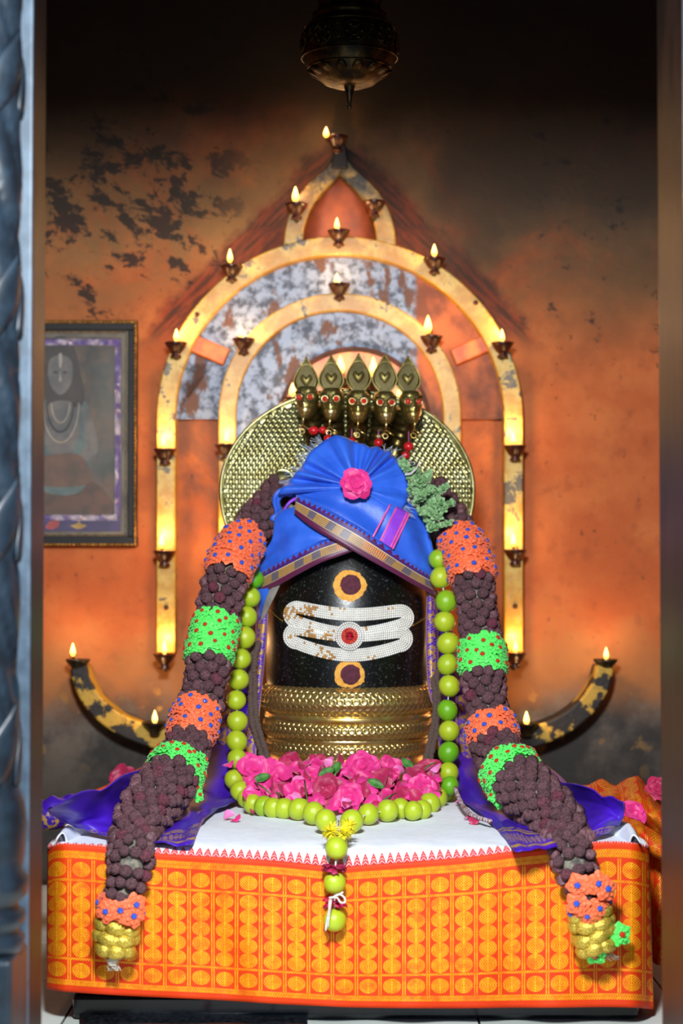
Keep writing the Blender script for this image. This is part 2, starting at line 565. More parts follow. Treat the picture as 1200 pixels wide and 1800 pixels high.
DF = 4.335   # front of the bands
def band(path, hw, d0=DF, d1=D_WALL + 0.002, closed=False):
    """a bar of rectangular section swept along a pixel path on the wall; hw half width in px"""
    pts = V2(path)
    mb = MB(); n = len(pts)
    vs = []; fs = []
    for i, p in enumerate(pts):
        t = pts[min(i + 1, n - 1)] - pts[max(i - 1, 0)]
        t.normalize()
        nr = Vector((-t.y, t.x))
        h = hw[i] if hasattr(hw, '__len__') else hw
        a = p + nr * h; b = p - nr * h
        A = P(a.x, a.y, d0); B = P(b.x, b.y, d0)
        vs += [A, B, Vector((B.x, d1, B.z)), Vector((A.x, d1, A.z))]
    for i in range(n - 1):
        for k in range(4):
            fs.append((i*4+k, i*4+(k+1) % 4, (i+1)*4+(k+1) % 4, (i+1)*4+k))
    fs.append((0, 1, 2, 3)); fs.append(tuple((n-1)*4 + k for k in (3, 2, 1, 0)))
    return mb.add(vs, fs)
arch = thing('lamp_frame', P(597, 1145, D_WALL), 'yellow painted double arch with pointed crown fixed to the wall, holding oil lamps', 'wall frame')
def arch_path(cx, cy, r, ybot, n=48):
    p = [(cx - r, ybot), (cx - r, (ybot + cy) / 2)]
    for i in range(n + 1):
        a = PI - PI * i / n
        p.append((cx + r * math.cos(a), cy - r * math.sin(a)))
    return p + [(cx + r, (ybot + cy) / 2), (cx + r, ybot)]
band(arch_path(597, 737, 305.5, 1148), 16.5).build('outer_arch', MAT['yellow'], arch, smooth=False, bevel=0.003)
band(arch_path(597, 728, 197.5, 1000), 15.5).build('inner_arch', MAT['yellow'], arch, smooth=False, bevel=0.003)
lc = resample(V2([(515, 432), (519, 396), (533, 358), (558, 326), (582, 304), (597, 282)]), 16)
rc = [Vector((1194 - p.x, p.y)) for p in lc]
wdt = [17 - 4 * i / 15 for i in range(16)]
band([tuple(p) for p in lc], wdt, DF + 0.004).build('crown_band', MAT['yellow'], arch, smooth=False, bevel=0.003)
band([tuple(p) for p in rc], wdt, DF + 0.006).build('crown_band', MAT['yellow'], arch, smooth=False, bevel=0.003)
band([(597, 296), (597, 244)], [15, 9], DF - 0.006).build('top_post', simple('charred_wood', '#0c0908', '#1c130e', 0.6, scale=40), arch, smooth=False, bevel=0.003)
MB().grid([[P(lerp(597 - w_, 597 + w_, s), y, D_WALL - 0.015) for s in (0, .25, .5, .75, 1)]
           for w_, y in ((1, 300), (30, 335), (55, 370), (66, 420), (66, 432))]).build('crown_panel', simple('red_brown_plaster', '#9a4a22', '#7a3a22', 0.6, scale=20), arch, solid=0.01)
for a, b in (((338, 602), (398, 628)), ((856, 602), (796, 628))):
    band([a, b], 15, DF + 0.02).build('cross_bar', MAT['orange_bar'], arch, smooth=False, bevel=0.003)
def half_disc(cx, cy, r, ybot, d, n=40, th=0.012):
    mb = MB(); vs = []
    ring = [(cx - r, ybot)] + [(cx + r * math.cos(PI - PI * i / n), cy - r * math.sin(PI * i / n)) for i in range(n + 1)] + [(cx + r, ybot)]
    m = len(ring)
    for dd in (d, d + th):
        vs += [P(p[0], p[1], dd) for p in ring]
    fs = [tuple(range(m)), tuple(range(2*m - 1, m - 1, -1))] + [(i, (i+1) % m, m + (i+1) % m, m + i) for i in range(m)]
    return mb.add(vs, fs)
half_disc(597, 737, 292, 640, D_WALL - 0.022).build('silver_panel', MAT['silver'], arch, smooth=False)
half_disc(597, 728, 186, 790, D_WALL - 0.036).build('silver_panel', MAT['silver'], arch, smooth=False)
half_disc(622, 745, 130, 800, D_WALL - 0.050).build('niche_panel', MAT['niche'], arch, smooth=False)
band([(622 + 132 * math.cos(PI - PI * i / 30), 745 - 132 * math.sin(PI * i / 30)) for i in range(31)], 4, D_WALL - 0.062, D_WALL - 0.03).build('niche_rim', MAT['bar_side'], arch, smooth=False)
for x, y in ((346, 553), (836, 532), (292, 1068), (905, 1066)):
    MB().ball(P(x, y, DF - 0.002), 0.006, 10, 6, (1, 0.7, 1)).build('peg', MAT['bar_side'], arch)

cres = thing('crescent_bracket', P(600, 1300, D_WALL), 'long crescent shelf bar with flaking yellow paint low on the wall', 'wall bracket')
cp = resample(V2([(137, 1172), (146, 1205), (166, 1238), (198, 1266), (240, 1287), (300, 1303), (420, 1316), (600, 1322),
                  (780, 1316), (900, 1304), (960, 1288), (1003, 1266), (1036, 1236), (1056, 1204), (1064, 1172)]), 70)
band([tuple(p) for p in cp], [lerp(15, 19, math.sin(PI * i / 69)) for i in range(70)], D_WALL - 0.085).build('crescent_bar', MAT['crescent'], cres, smooth=False, bevel=0.005)
for x in (330, 872):
    MB().box(P(x - 12, 1330, D_WALL - 0.06), P(x + 12, 1300, D_WALL + 0.002)).build('bracket_peg', MAT['bar_side'], cres, smooth=False, bevel=0.003)

# ================================================================ oil lamps
MAT['clay'] = simple('oiled_dark_clay', '#2a120a', '#5a2210', 0.32, scale=60, bump=0.3)
MAT['clay_black'] = simple('sooty_clay', '#14100b', '#3a2c14', 0.35, scale=60, bump=0.3)
MAT['wick'] = simple('burnt_wick', '#15100c', '#403024', 0.9, scale=200)
gf = G('flame')
fx, fy, fz = gf.xyz()
MAT['flame'] = gf.set(C('#000000'), 0.5, 0.0, Emission_Color=gf.mix(gf.ss(fz, 0.002, 0.012), C('#ffa838'), C('#ffd06c')), Emission_Strength=3.4)
MAT['oil'] = simple('lamp_oil', '#4a2a0a', '#6a3c10', 0.1, scale=30)
bowl_prof = [(0.0, -0.034), (0.012, -0.034), (0.0135, -0.031), (0.009, -0.026), (0.010, -0.0225), (0.016, -0.017), (0.022, -0.008), (0.0265, 0.0),
             (0.0255, 0.0015), (0.0235, 0.0005), (0.019, -0.007), (0.010, -0.012), (0.0, -0.0135)]
def bowl_f(r, z, a):
    lip = max(0.0, math.cos(a + PI / 2)) ** 6
    return r * (1 + 0.16 * lip * clamp((z + 0.02) / 0.02)) 
bowl_me = MB().lathe(bowl_prof, (0, 0, 0), 26, bowl_f).mesh('bowl')
bowl2_me = MB().lathe([(0.0, -0.03), (0.010, -0.03), (0.012, -0.027), (0.011, -0.022), (0.018, -0.014), (0.026, -0.005), (0.029, 0.001),
                       (0.0275, 0.002), (0.024, -0.004), (0.012, -0.010), (0.0, -0.011)], (0, 0, 0), 26, bowl_f).mesh('bowl')
bowl_me.materials.append(MAT['clay']); bowl2_me.materials.append(MAT['clay_black'])
oil_me = MB().lathe([(0.0, -0.006), (0.0195, -0.006)], (0, 0, 0), 20).mesh('oil'); oil_me.materials.append(MAT['oil'])
wick_me = MB().tube([(0, 0, -0.008), (0, -0.012, -0.002), (0, -0.021, 0.006)], 0.0022, 6).mesh('wick'); wick_me.materials.append(MAT['wick'])
fp = [(0.0, 0.0), (0.0032, 0.0015), (0.0056, 0.0055), (0.0062, 0.0095), (0.0052, 0.0150), (0.0034, 0.0205), (0.0016, 0.0250), (0.0, 0.0280)]
flame_me = MB().lathe(fp, (0, 0, 0), 14).mesh('flame'); flame_me.materials.append(MAT['flame'])
LAMP_GROUP = 'clay oil lamps on the back wall'
def oil_lamp(px, py, fpx, fpy, label, d=DF - 0.018, kind=0, lit=True, power=0.30, fsc=1.0, arm=True):
    loc = P(px, py, d)
    t = thing('oil_lamp', loc, label, 'oil lamp', LAMP_GROUP)
    inst('bowl', bowl2_me if kind else bowl_me, t, Matrix.Translation(loc))
    inst('oil', oil_me, t, Matrix.Translation(loc))
    if arm:
        MB().tube([loc + Vector((0, 0.004, -0.028)), loc + Vector((0, 0.03, -0.036)), Vector((loc.x, D_WALL - 0.04, loc.z - 0.036))], 0.0065, 8).build('support', MAT['clay_black'], t)
    if lit:
        fl_ = P(fpx, fpy + 13, d - 0.021)
        w0 = loc + Vector((0, 0, -0.008))
        MB().tube([w0, (w0 + fl_) / 2 + Vector((0, 0, -0.004)), fl_ + Vector((0, 0, 0.001))], 0.0021, 6).build('wick', MAT['wick'], t)
        inst('flame', flame_me, t, Matrix.Translation(fl_) @ Matrix.Diagonal((fsc * R.uniform(.92, 1.08), fsc, fsc * R.uniform(.9, 1.15), 1)))
        l = bpy.data.lights.new('flame_light', 'POINT'); l.energy = power; l.color = (1.0, 0.56, 0.23); l.shadow_soft_size = 0.008
        lo = bpy.data.objects.new('flame_light', l); COL.objects.link(lo); lo.parent = t
        lo.location = fl_ + Vector((0, -0.004, 0.034)) - loc
    return t
lamps = [
 (592, 241, 573, 229, 'topmost burning clay oil lamp on the charred tip of the crown', {}),
 (521, 359, 519, 343, 'burning clay oil lamp on the left slope of the pointed crown', dict(fsc=1.25)),
 (657, 355, 0, 0, 'unlit clay oil lamp on the right slope of the pointed crown', dict(lit=False)),
 (595, 406, 592, 391, 'burning clay oil lamp in the middle of the crown, below its panel', {}),
 (407, 468, 404, 449, 'burning clay oil lamp on the upper left shoulder of the outer arch', dict(fsc=1.1)),
 (763, 455, 763, 438, 'burning clay oil lamp on the upper right shoulder of the outer arch', {}),
 (596, 500, 592, 488, 'burning clay oil lamp at the top of the inner arch', {}),
 (309, 603, 310, 587, 'burning clay oil lamp where the left cross bar meets the outer arch', {}),
 (428, 596, 424, 583, 'burning clay oil lamp on the left shoulder of the inner arch', {}),
 (758, 592, 752, 573, 'tall burning clay oil lamp on the right shoulder of the inner arch', dict(fsc=1.35)),
 (883, 603, 882, 588, 'burning clay oil lamp where the right cross bar meets the outer arch', {}),
 (290, 790, 287, 775, 'burning clay oil lamp on the left upright, level with the serpent heads', {}),
 (397, 782, 398, 768, 'oil lamp on the inner left upright, at the left edge of the brass hood', dict(power=0.22)),
 (905, 784, 902, 768, 'burning clay oil lamp on the right upright, level with the serpent heads', {}),
 (289, 969, 284, 951, 'burning clay oil lamp on the left upright, level with the blue turban', dict(fsc=1.1)),
 (394, 955, 391, 941, 'oil lamp beside the topmost orange flower band of the garland on the left', {}),
 (905, 967, 902, 948, 'burning clay oil lamp on the right upright, level with the blue turban', dict(fsc=1.15)),
 (289, 1150, 289, 1137, 'burning clay oil lamp at the foot of the left upright', {}),
 (905, 1148, 906, 1134, 'burning clay oil lamp at the foot of the right upright', {}),
 (137, 1160, 128, 1141, 'burning clay oil lamp on the left tip of the crescent bracket', dict(kind=1, d=D_WALL - 0.07, arm=False)),
 (1064, 1160, 1065, 1146, 'burning clay oil lamp on the right tip of the crescent bracket', dict(kind=1, d=D_WALL - 0.07, arm=False)),
 (272, 1270, 272, 1259, 'burning clay oil lamp standing low on the left of the crescent bracket', dict(kind=1, d=D_WALL - 0.095, arm=False)),
 (925, 1272, 925, 1261, 'burning clay oil lamp standing low on the right of the crescent bracket', dict(kind=1, d=D_WALL - 0.095, arm=False)),
 (598, 668, 598, 646, 'burning lamp behind the gap between second and third serpent heads', dict(d=4.28, fsc=1.6, power=0.34)),
 (656, 672, 656, 650, 'burning lamp behind the gap between third and fourth serpent heads', dict(d=4.28, fsc=1.5, power=0.34)),
 (514, 700, 514, 684, 'burning lamp behind the leftmost serpent head', dict(d=4.28, fsc=1.2, power=0.22)),
 (703, 706, 703, 690, 'burning lamp behind the gap between fourth and fifth serpent heads', dict(d=4.28, fsc=1.2, power=0.22)),
]
for l in lamps:
    oil_lamp(*l[:5], **l[5])

# ================================================================ framed print on the wall
FD = D_WALL
fr = thing('framed_print', P(105, 960, FD), 'framed devotional print with dark moulding and silvery tinsel edge on the left wall', 'picture')
MAT['frame_black'] = simple('dark_blue_moulding', '#060509', '#0d0b12', 0.6, scale=60)
MAT['frame_gold'] = simple('dull_gold_beading', '#7a5a26', '#b8904a', 0.35, metal=0.7, scale=90)
MAT['mat_grey'] = simple('grey_picture_mat', '#5a564e', '#857c68', 0.8, scale=14)
gp = G('faded_print_ground')
pn = gp.noise(9.0, 5, 0.6); pn2 = gp.noise(3.0, 4, 0.6)
pc = gp.mix(gp.ss(pn, 0.36, 0.66), C('#262c2b'), C('#6e5644'))
pc = gp.mix(gp.ss(pn2, 0.45, 0.62) * 0.6, pc, C('#3c5658'))
MAT['print'] = gp.set(pc, 0.6)
FX0, FX1, FY0, FY1 = -31, 241, 563, 960
def rect_bar(x0, y0, x1, y1, da, db):
    a = P(x0, y1, da); b = P(x1, y0, da)
    return MB().box((a.x, da, a.z), (b.x, db, b.z))
def frame_rect(name, m, x0, y0, x1, y1, w_, da, db, bev=0.002):
    for q in ((x0, y0, x1, y0 + w_), (x0, y1 - w_, x1, y1), (x0, y0 + w_, x0 + w_, y1 - w_), (x1 - w_, y0 + w_, x1, y1 - w_)):
        rect_bar(*q, da, db).build(name, m, fr, smooth=False, bevel=bev)
rect_bar(FX0 + 4, FY0 + 4, FX1 - 4, FY1 - 4, FD - 0.008, FD + 0.001).build('backing', MAT['mat_grey'], fr, smooth=False)
frame_rect('frame_rail', MAT['frame_black'], FX0, FY0, FX1, FY1, 17, FD - 0.026, FD + 0.001)
frame_rect('gold_edge', MAT['frame_gold'], FX0 + 1, FY0 + 1, FX1 - 1, FY1 - 1, 4, FD - 0.031, FD - 0.024)
frame_rect('gold_slip', MAT['frame_gold'], FX0 + 17, FY0 + 19, FX1 - 19, FY1 - 18, 3, FD - 0.014, FD - 0.006)
rect_bar(FX0 + 24, FY0 + 30, FX1 - 27, FY1 - 26, FD - 0.0105, FD - 0.007).build('print_sheet', MAT['print'], fr, smooth=False)
# beaded gilt edge
bead_me0 = MB().ball((0, 0, 0), 0.0034, 8, 5).mesh('gilt_bead'); bead_me0.materials.append(MAT['frame_gold'])
its = []
for i in range(60):
    y = lerp(FY0 + 4, FY1 - 4, i / 59)
    its.append((Matrix.Translation(P(FX1 - 4, y, FD - 0.031)), 1, 0))
for i in range(40):
    x = lerp(FX0 + 4, FX1 - 4, i / 39)
    for y in (FY0 + 3, FY1 - 3): its.append((Matrix.Translation(P(x, y, FD - 0.031)), 1, 0))
many('gilt_bead', [bead_me0], fr, its, limit=0, rest='gilt_beading')
def poly(pts, d, name, mat, th=0.0006, n=40):
    ring = resample(V2(pts + [pts[0]]), n)[:-1]
    m = len(ring)
    vs = [P(p.x, p.y, dd) for dd in (d, d + th) for p in ring]
    fs = [tuple(range(m)), tuple(range(2*m-1, m-1, -1))] + [(i, (i+1) % m, m + (i+1) % m, m + i) for i in range(m)]
    return MB().add(vs, fs).build(name, mat, fr, smooth=False)
PM = lambda n, a, b: simple(n, a, b, 0.6, scale=24)
m_dark = PM('print_dark', '#1d1c1e', '#35302e'); m_skin = PM('print_grey_skin', '#4e5458', '#6e6c68')
m_cloth = PM('print_brown', '#4a3a30', '#6a4c38'); m_light = PM('print_pale', '#8a8a84', '#b0a89a'); m_rock = PM('print_rock', '#3a2a22', '#5a3c2c')
m_blue = PM('print_blue_strip', '#2b2358', '#3c3070'); m_teal = PM('print_teal', '#3a5258', '#56706e')
zf = FD - 0.0108
poly([(52, 880), (60, 840), (110, 850), (160, 845), (196, 880), (188, 905), (110, 908), (56, 905)], zf - 0.0002, 'printed_shape', m_rock)
poly([(62, 860), (58, 760), (72, 705), (95, 690), (125, 690), (150, 705), (163, 760), (158, 830), (140, 865), (100, 870)], zf - 0.0006, 'printed_shape', m_teal)
poly([(78, 700), (74, 640), (82, 605), (105, 590), (128, 605), (140, 650), (148, 705), (120, 720), (92, 718)], zf - 0.0010, 'printed_shape', m_dark)
poly([(84, 655), (88, 632), (106, 624), (124, 632), (128, 655), (122, 680), (106, 694), (90, 680)], zf - 0.0014, 'printed_shape', m_skin)
poly([(82, 712), (106, 704), (130, 712), (140, 760), (120, 800), (92, 800), (72, 760)], zf - 0.0014, 'printed_shape', m_skin)
poly([(140, 710), (160, 735), (172, 790), (150, 812), (138, 800), (150, 780)], zf - 0.0014, 'printed_shape', m_skin)
poly([(76, 800), (140, 800), (160, 846), (110, 856), (60, 846)], zf - 0.0016, 'printed_shape', m_cloth)
for r_ in (26, 38, 52):
    MB().tube([P(106 + r_ * 0.62 * math.cos(a), 708 + r_ * 1.35 * math.sin(a), zf - 0.002) for a in [PI * i / 16 for i in range(17)]], 0.0022, 5).build('printed_necklace', m_light if r_ != 38 else m_dark, fr)
poly([(93, 655), (98, 652), (103, 655), (98, 657)], zf - 0.0022, 'printed_shape', m_dark, n=16)
poly([(109, 655), (114, 652), (119, 655), (114, 657)], zf - 0.0022, 'printed_shape', m_dark, n=16)
poly([(105, 652), (108, 668), (104, 670)], zf - 0.0022, 'printed_shape', m_light, n=12)
poly([(103, 622), (109, 622), (108, 645), (104, 645)], zf - 0.0022, 'printed_shape', m_light, n=12)
rect_bar(FX0 + 26, 912, FX1 - 29, 934, FD - 0.0122, FD - 0.010).build('printed_strip', m_blue, fr, smooth=False)
poly([(86, 918), (100, 908), (104, 922), (94, 930), (80, 928)], zf - 0.003, 'printed_shape', PM('print_red', '#a03030', '#c05040'))
poly([(122, 924), (136, 920), (138, 912), (141, 920), (152, 924), (138, 930)], zf - 0.003, 'printed_shape', PM('print_yellow', '#a08030', '#c0a040'))
# crinkled tinsel strip
gt = G('crinkled_silver_tinsel')
tn = gt.noise(120, 3, 0.7); gt.bump(tn, 1.0, 0.01)
MAT['tinsel'] = gt.set(gt.mix(gt.ss(gt.noise(40.0, 2), 0.4, 0.6), C('#e4e2f4'), C('#7a64c0')), 0.22, 0.85)
for (x0, y0, x1, y1) in ((FX0 + 40, 596, 212, 607), (FX0 + 40, 905, 206, 915), (202, 600, 212, 908)):
    rows = []
    hor = (x1 - x0) > (y1 - y0)
    for i in range(60):
        t = i / 59; r_ = []
        for j in range(5):
            s = j / 4
            px = lerp(x0, x1, t) if hor else lerp(x0, x1, s); py = lerp(y0, y1, s) if hor else lerp(y0, y1, t)
            r_.append(P(px, py, FD - 0.015 + R.uniform(-0.002, 0.002)))
        rows.append(r_)
    MB().grid(rows).build('tinsel_strip', MAT['tinsel'], fr, smooth=False, solid=0.0006)
gg = G('dusty_picture_glass')
MAT['glass'] = gg.set(C('#f0f4f4'), 0.08, 0.0, Alpha=0.03)
rect_bar(FX0 + 17, FY0 + 17, FX1 - 17, FY1 - 17, FD - 0.0205, FD - 0.019).build('glass_pane', MAT['glass'], fr, smooth=False)

# ================================================================ hanging brass lamp
HD = 3.62
hc = P(614, 195, HD)
hl = thing('hanging_lamp', (hc.x, HD, hc.z), 'soot darkened brass vessel lamp with floral relief hanging from the ceiling', 'hanging lamp')
gb = G('sooty_old_brass')
bn = gb.noise(40, 5, 0.6); bv = gb.voro(70.0)
gb.bump(bv * 0.6 + bn * 0.4, 0.35, 0.003)
MAT['old_brass'] = gb.set(gb.mix(gb.ss(bn, 0.38, 0.68), C('#241d11'), C('#54431f')), 0.42, 0.8)
s_ = mpp(HD)
pf = [(0, 195), (3, 193), (4, 188), (3, 184), (6, 168), (9, 156), (11, 150), (30, 152), (46, 146), (62, 132), (74, 120), (82, 107), (84, 100), (84, 92), (83, 70), (78, 52), (70, 40),
      (62, 36), (66, 33), (66, 27), (58, 24), (54, 10), (58, 2), (60, -20), (40, -32), (20, -40), (8, -60), (0, -60)]
def zpx(py): return P(614, py, HD).z
MB().lathe([(r * s_, zpx(y)) for r, y in pf], (hc.x, HD, 0), 48).build('vessel', MAT['old_brass'], hl)
for k in range(14):
    a = 2 * PI * k / 14
    rows = []
    for i in range(6):
        t = i / 5
        y = lerp(149, 124, t); r_px = lerp(18, 73, t ** 0.8) + 2
        rows.append([(hc.x + r_px * s_ * math.cos(a + s * 0.19 * math.sin(PI * (0.15 + 0.75 * t))), HD + r_px * s_ * math.sin(a + s * 0.19 * math.sin(PI * (0.15 + 0.75 * t))), zpx(y) - 0.002 * (1 - s * s)) for s in (-1, -.5, 0, .5, 1)])
    MB().grid(rows).build('lotus_petal', MAT['old_brass'], hl, solid=0.002)
for y, r_ in ((103, 85), (122, 74), (50, 79), (24, 60)):
    MB().torus((hc.x, HD, zpx(y)), r_ * s_, 0.0018, 48, 6).build('rim_ring', MAT['old_brass'], hl)
for k in range(9):
    a = 2 * PI * k / 9 - PI / 2 + 0.1
    c_ = Vector((hc.x + 84 * s_ * math.cos(a), HD + 84 * s_ * math.sin(a), zpx(77)))
    nrm = Vector((math.cos(a), math.sin(a), 0.1))
    rot = nrm.to_track_quat('Z', 'Y').to_matrix()
    q = MB().torus(c_, 0.021, 0.0016, 22, 6, rot).torus(c_, 0.009, 0.0016, 14, 6, rot)
    for j in range(6):
        b = j * PI / 3
        q.ball(c_ + rot @ Vector((0.0145 * math.cos(b), 0.0145 * math.sin(b), 0)), 0.0042, 8, 5)
    q.build('floral_medallion', MAT['old_brass'], hl)
    a2 = a + PI / 9
    c2 = Vector((hc.x + 83.5 * s_ * math.cos(a2), HD + 83.5 * s_ * math.sin(a2), zpx(77)))
    nr2 = Vector((math.cos(a2), math.sin(a2), 0.1)); rot2 = nr2.to_track_quat('Z', 'Y').to_matrix()
    MB().tube([c2 + rot2 @ Vector((0.011 * math.cos(b) * (1 - b / 14), 0.018 * math.sin(b) * (1 - b / 14), 0)) for b in [i * 0.45 for i in range(24)]], 0.0014, 5).build('scroll', MAT['old_brass'], hl)
MB().tube([(hc.x, HD, zpx(-55)), (hc.x, HD, 2.30)], 0.006, 8).build('hanging_rod', MAT['old_brass'], hl)
# ================================================================ pedestal and altar cloth
MAT['granite'] = simple('black_polished_granite', '#0d0e10', '#1c1e22', 0.16, scale=120)
ped = thing('pedestal', (0.0, 3.5, 0), 'low black stone pedestal mostly hidden under the altar cloth', 'pedestal')
MB().box((-0.44, 3.05, 0.03), (0.465, 4.1, 0.262)).build('body', MAT['granite'], ped, smooth=False, bevel=0.01)
MB().box((-0.43, 3.02, 0.0), (0.475, 4.12, 0.04)).build('plinth', MAT['granite'], ped, smooth=False, bevel=0.008)
mb_ = MB()
rows = [[P(lerp(140, 540, i / 20), lerp(1762, 1778, j) + 2 * math.sin(i * 0.7), lerp(3.03, 2.965, j)) for i in range(21)] for j in (0, .33, .66, 1)]
rows = [[Vector((p.x, p.y, max(0.001, 0.008 * (1 - ((j - 0.2) / 3.2) ** 2)))) for p in r] for j, r in enumerate(rows)]
mb_.grid(rows).build('foot_slab', MAT['granite'], ped, solid=0.004)

def brocade_material(name, base1, base2, gold1, gold2):
    """woven gold discs and double lines; UV in units of 100 px of cloth, v downwards"""
    g = G(name)
    u, v, _ = g.xyz('UV')
    U = u * 100.0; Vv = v * 100.0
    dx = ((U / 42.0).frac() - 0.5) * 42.0
    blk = (Vv > 70.75) * (Vv < 213.25)
    dy_b = (((Vv - 70.75) / 28.5).frac() - 0.5) * 28.5
    top = Vv < 64.0
    bot = Vv > 219.0
    dy = blk * dy_b + top * (Vv - 47.0) + bot * (Vv - 238.0)
    inrow = (blk + top * (Vv > 28.0) + bot * (Vv < 256.0)).min(1.0)
    e = (dx * dx / 256.0 + dy * dy / 205.0)
    disc = (e < 1.0) * inrow
    st = ((dx.abs() - dy.abs()) / 4.6).frac() > 0.42
    axis = (dx.abs() < 0.9)
    disc = disc * st.max(axis)
    lines = ((dx.abs() - 19.0).abs() < 0.95) * inrow * (1.0 - (((Vv / 2.4).frac()) < 0.12))
    rope = lambda a, b: (Vv > a) * (Vv < b) * (((U + Vv) / 4.4).frac() > 0.42)
    ropeb = lambda a, b: (Vv > a) * (Vv < b) * (((U - Vv) / 4.4).frac() > 0.42)
    m = disc.max(lines).max(rope(12.0, 19.0)).max(ropeb(19.6, 26.0)).max(rope(64.5, 69.5)).max(rope(214.2, 218.6)).max(rope(256.5, 261.0)).max(ropeb(261.5, 267.0))
    wear = g.ss(g.noise(26.0, 3, 0.6), 0.34, 0.46)
    m = m * (wear * 0.45 + 0.55)
    big = g.noise(7.0, 3)
    b = g.mix(g.ss(big, 0.35, 0.65), C(base1), C(base2))
    gd = g.mix(g.ss(g.noise(90.0, 2), 0.4, 0.6), C(gold1), C(gold2))
    col = g.mix(m, b, gd)
    g.bump(m * 0.7 + ((Vv / 1.6).sin()) * 0.08 + ((U / 1.6).sin()) * 0.08, 0.4, 0.0012)
    return g.set(col, 0.62 - m * 0.15, m * 0.2, Specular_IOR_Level=0.25)
MAT['brocade'] = brocade_material('orange_brocade', '#d83c08', '#ce3404', '#f8b418', '#ea9c0c')
def white_material():
    g = G('white_cotton_with_red_temple_edge')
    u, v, _ = g.xyz('UV')
    U = u * 100.0; Vv = v * 100.0            # v = px above the hem
    tri = (((U / 14.6).frac() - 0.5).abs() * 2.0)
    hgt = 20.0
    inside = (tri < (1.0 - Vv / hgt)) * (Vv > 0.0) * (Vv < hgt)
    chev = (((Vv + tri * 6.0) / 4.2).frac() > 0.18)
    rim = tri > (0.76 - Vv / hgt)
    red = inside * chev.max(rim).min(1.0)
    n = g.noise(60.0, 3)
    col = g.mix(g.ss(n, 0.3, 0.7), C('#e3e9f5'), C('#eef2fa'))
    col = g.mix(red, col, C('#dc2a1e'))
    g.bump(g.noise(9.0, 3) + n * 0.1, 0.12, 0.01)
    return g.set(col, 0.8, 0.0, Sheen_Weight=0.2)
MAT['white'] = white_material()

cloth = thing('altar_cloth', (0.0, 3.0, 0.0), 'white altar cloth with wide orange and gold brocade border hanging over the front', 'cloth')
hem_top = V2([(86, 1492), (105, 1484), (170, 1487), (260, 1499), (370, 1506), (480, 1513), (560, 1521), (600, 1524), (640, 1521), (720, 1515), (820, 1507), (900, 1497), (980, 1488), (1060, 1480), (1110, 1482), (1138, 1490)])
hem_bot = V2([(84, 1738), (105, 1742), (170, 1747), (260, 1752), (370, 1757), (480, 1764), (560, 1768), (600, 1770), (640, 1771), (720, 1772), (820, 1772), (900, 1771), (980, 1771), (1060, 1770), (1110, 1771), (1146, 1774)])
NX = 150
ht = resample(hem_top, NX); hb = resample(hem_bot, NX)
def front_d(px, t):
    dd = 2.992 - 0.012 * t + 0.007 * math.sin(px / 47.0 + 1.3 * t) * t + 0.006 * math.sin(px / 21.0 + 2.0) * t * t
    # long soft folds near the left garland and at the right
    dd += 0.02 * math.exp(-((px - 330 - 90 * t) / 40.0) ** 2) * t * 0.8
    dd -= 0.012 * math.exp(-((px - 950) / 40.0) ** 2) * t
    e = min(px - 84, 1142 - px)
    if e < 34: dd += 0.045 * (1 - max(e, 0) / 34.0) ** 2
    return dd
rows = []; uvs = []
for j in range(44):
    t = j / 43
    r_ = []; q = []
    for i in range(NX):
        px = lerp(ht[i].x, hb[i].x, t); py = lerp(ht[i].y, hb[i].y, t)
        r_.append(P(px, py, front_d(px, t)))
        q.append(((px - 80) / 100.0, t * 2.80))
    rows.append(r_); uvs.append(q)
# wrap the border round both ends
for r_, q in zip(rows, uvs):
    a, b = r_[0].copy(), r_[-1].copy()
    for k, (dx_, dy_) in enumerate(((-0.006, 0.03), (-0.004, 0.14), (0.0, 0.40))):
        r_.insert(0, Vector((a.x + dx_, a.y + dy_, a.z))); q.insert(0, (q[0][0] - (0.3, 1.1, 2.6)[k], q[0][1]))
        r_.append(Vector((b.x - dx_, b.y + dy_, b.z))); q.append((q[-1][0] + (0.3, 1.1, 2.6)[k], q[-1][1]))
MB().grid(rows, uvs).build('brocade_border', MAT['brocade'], cloth, solid=0.0025)
# white top: from the back of the pedestal to the hem
rows = []; uvs = []
NV = 46
for j in range(NV):
    t = j / (NV - 1)
    r_ = []; q = []
    for i in range(NX):
        hem = P(ht[i].x, ht[i].y, front_d(ht[i].x, 0) - 0.001)
        xb = lerp(hem.x, hem.x * 0.97, 1)
        if t < 0.62:          # flat top
            s = t / 0.62
            y = lerp(4.08, 3.12, s); z = CLOTH_Z
            lump = 0.006 * nz((hem.x * 7, y * 6, 0), 1.0, 3.1) + 0.0035 * nz((hem.x * 18, y * 14, 0), 1.0, 8.0)
            p = Vector((hem.x * lerp(0.72, 1.0, min(1, s * 1.3)), y, z + lump))
        else:                 # rolls over the edge
            s = (t - 0.62) / 0.38
            lump = 0.006 * nz((hem.x * 7, 3.12 * 6, 0), 1.0, 3.1) + 0.0035 * nz((hem.x * 18, 3.12 * 14, 0), 1.0, 8.0)
            p0 = Vector((hem.x, 3.12, CLOTH_Z + lump)); p1 = Vector((hem.x, 2.996, CLOTH_Z + 0.004)); p2 = hem
            p = p0 * (1 - s) ** 2 + p1 * 2 * s * (1 - s) + p2 * s * s
            p.z += 0.0025 * math.sin(s * PI) * nz((hem.x * 22, s * 3, 0), 1.0, 1.0)
        r_.append(p)
        q.append(((ht[i].x - 80) / 100.0, 0))
    rows.append(r_); uvs.append(q)
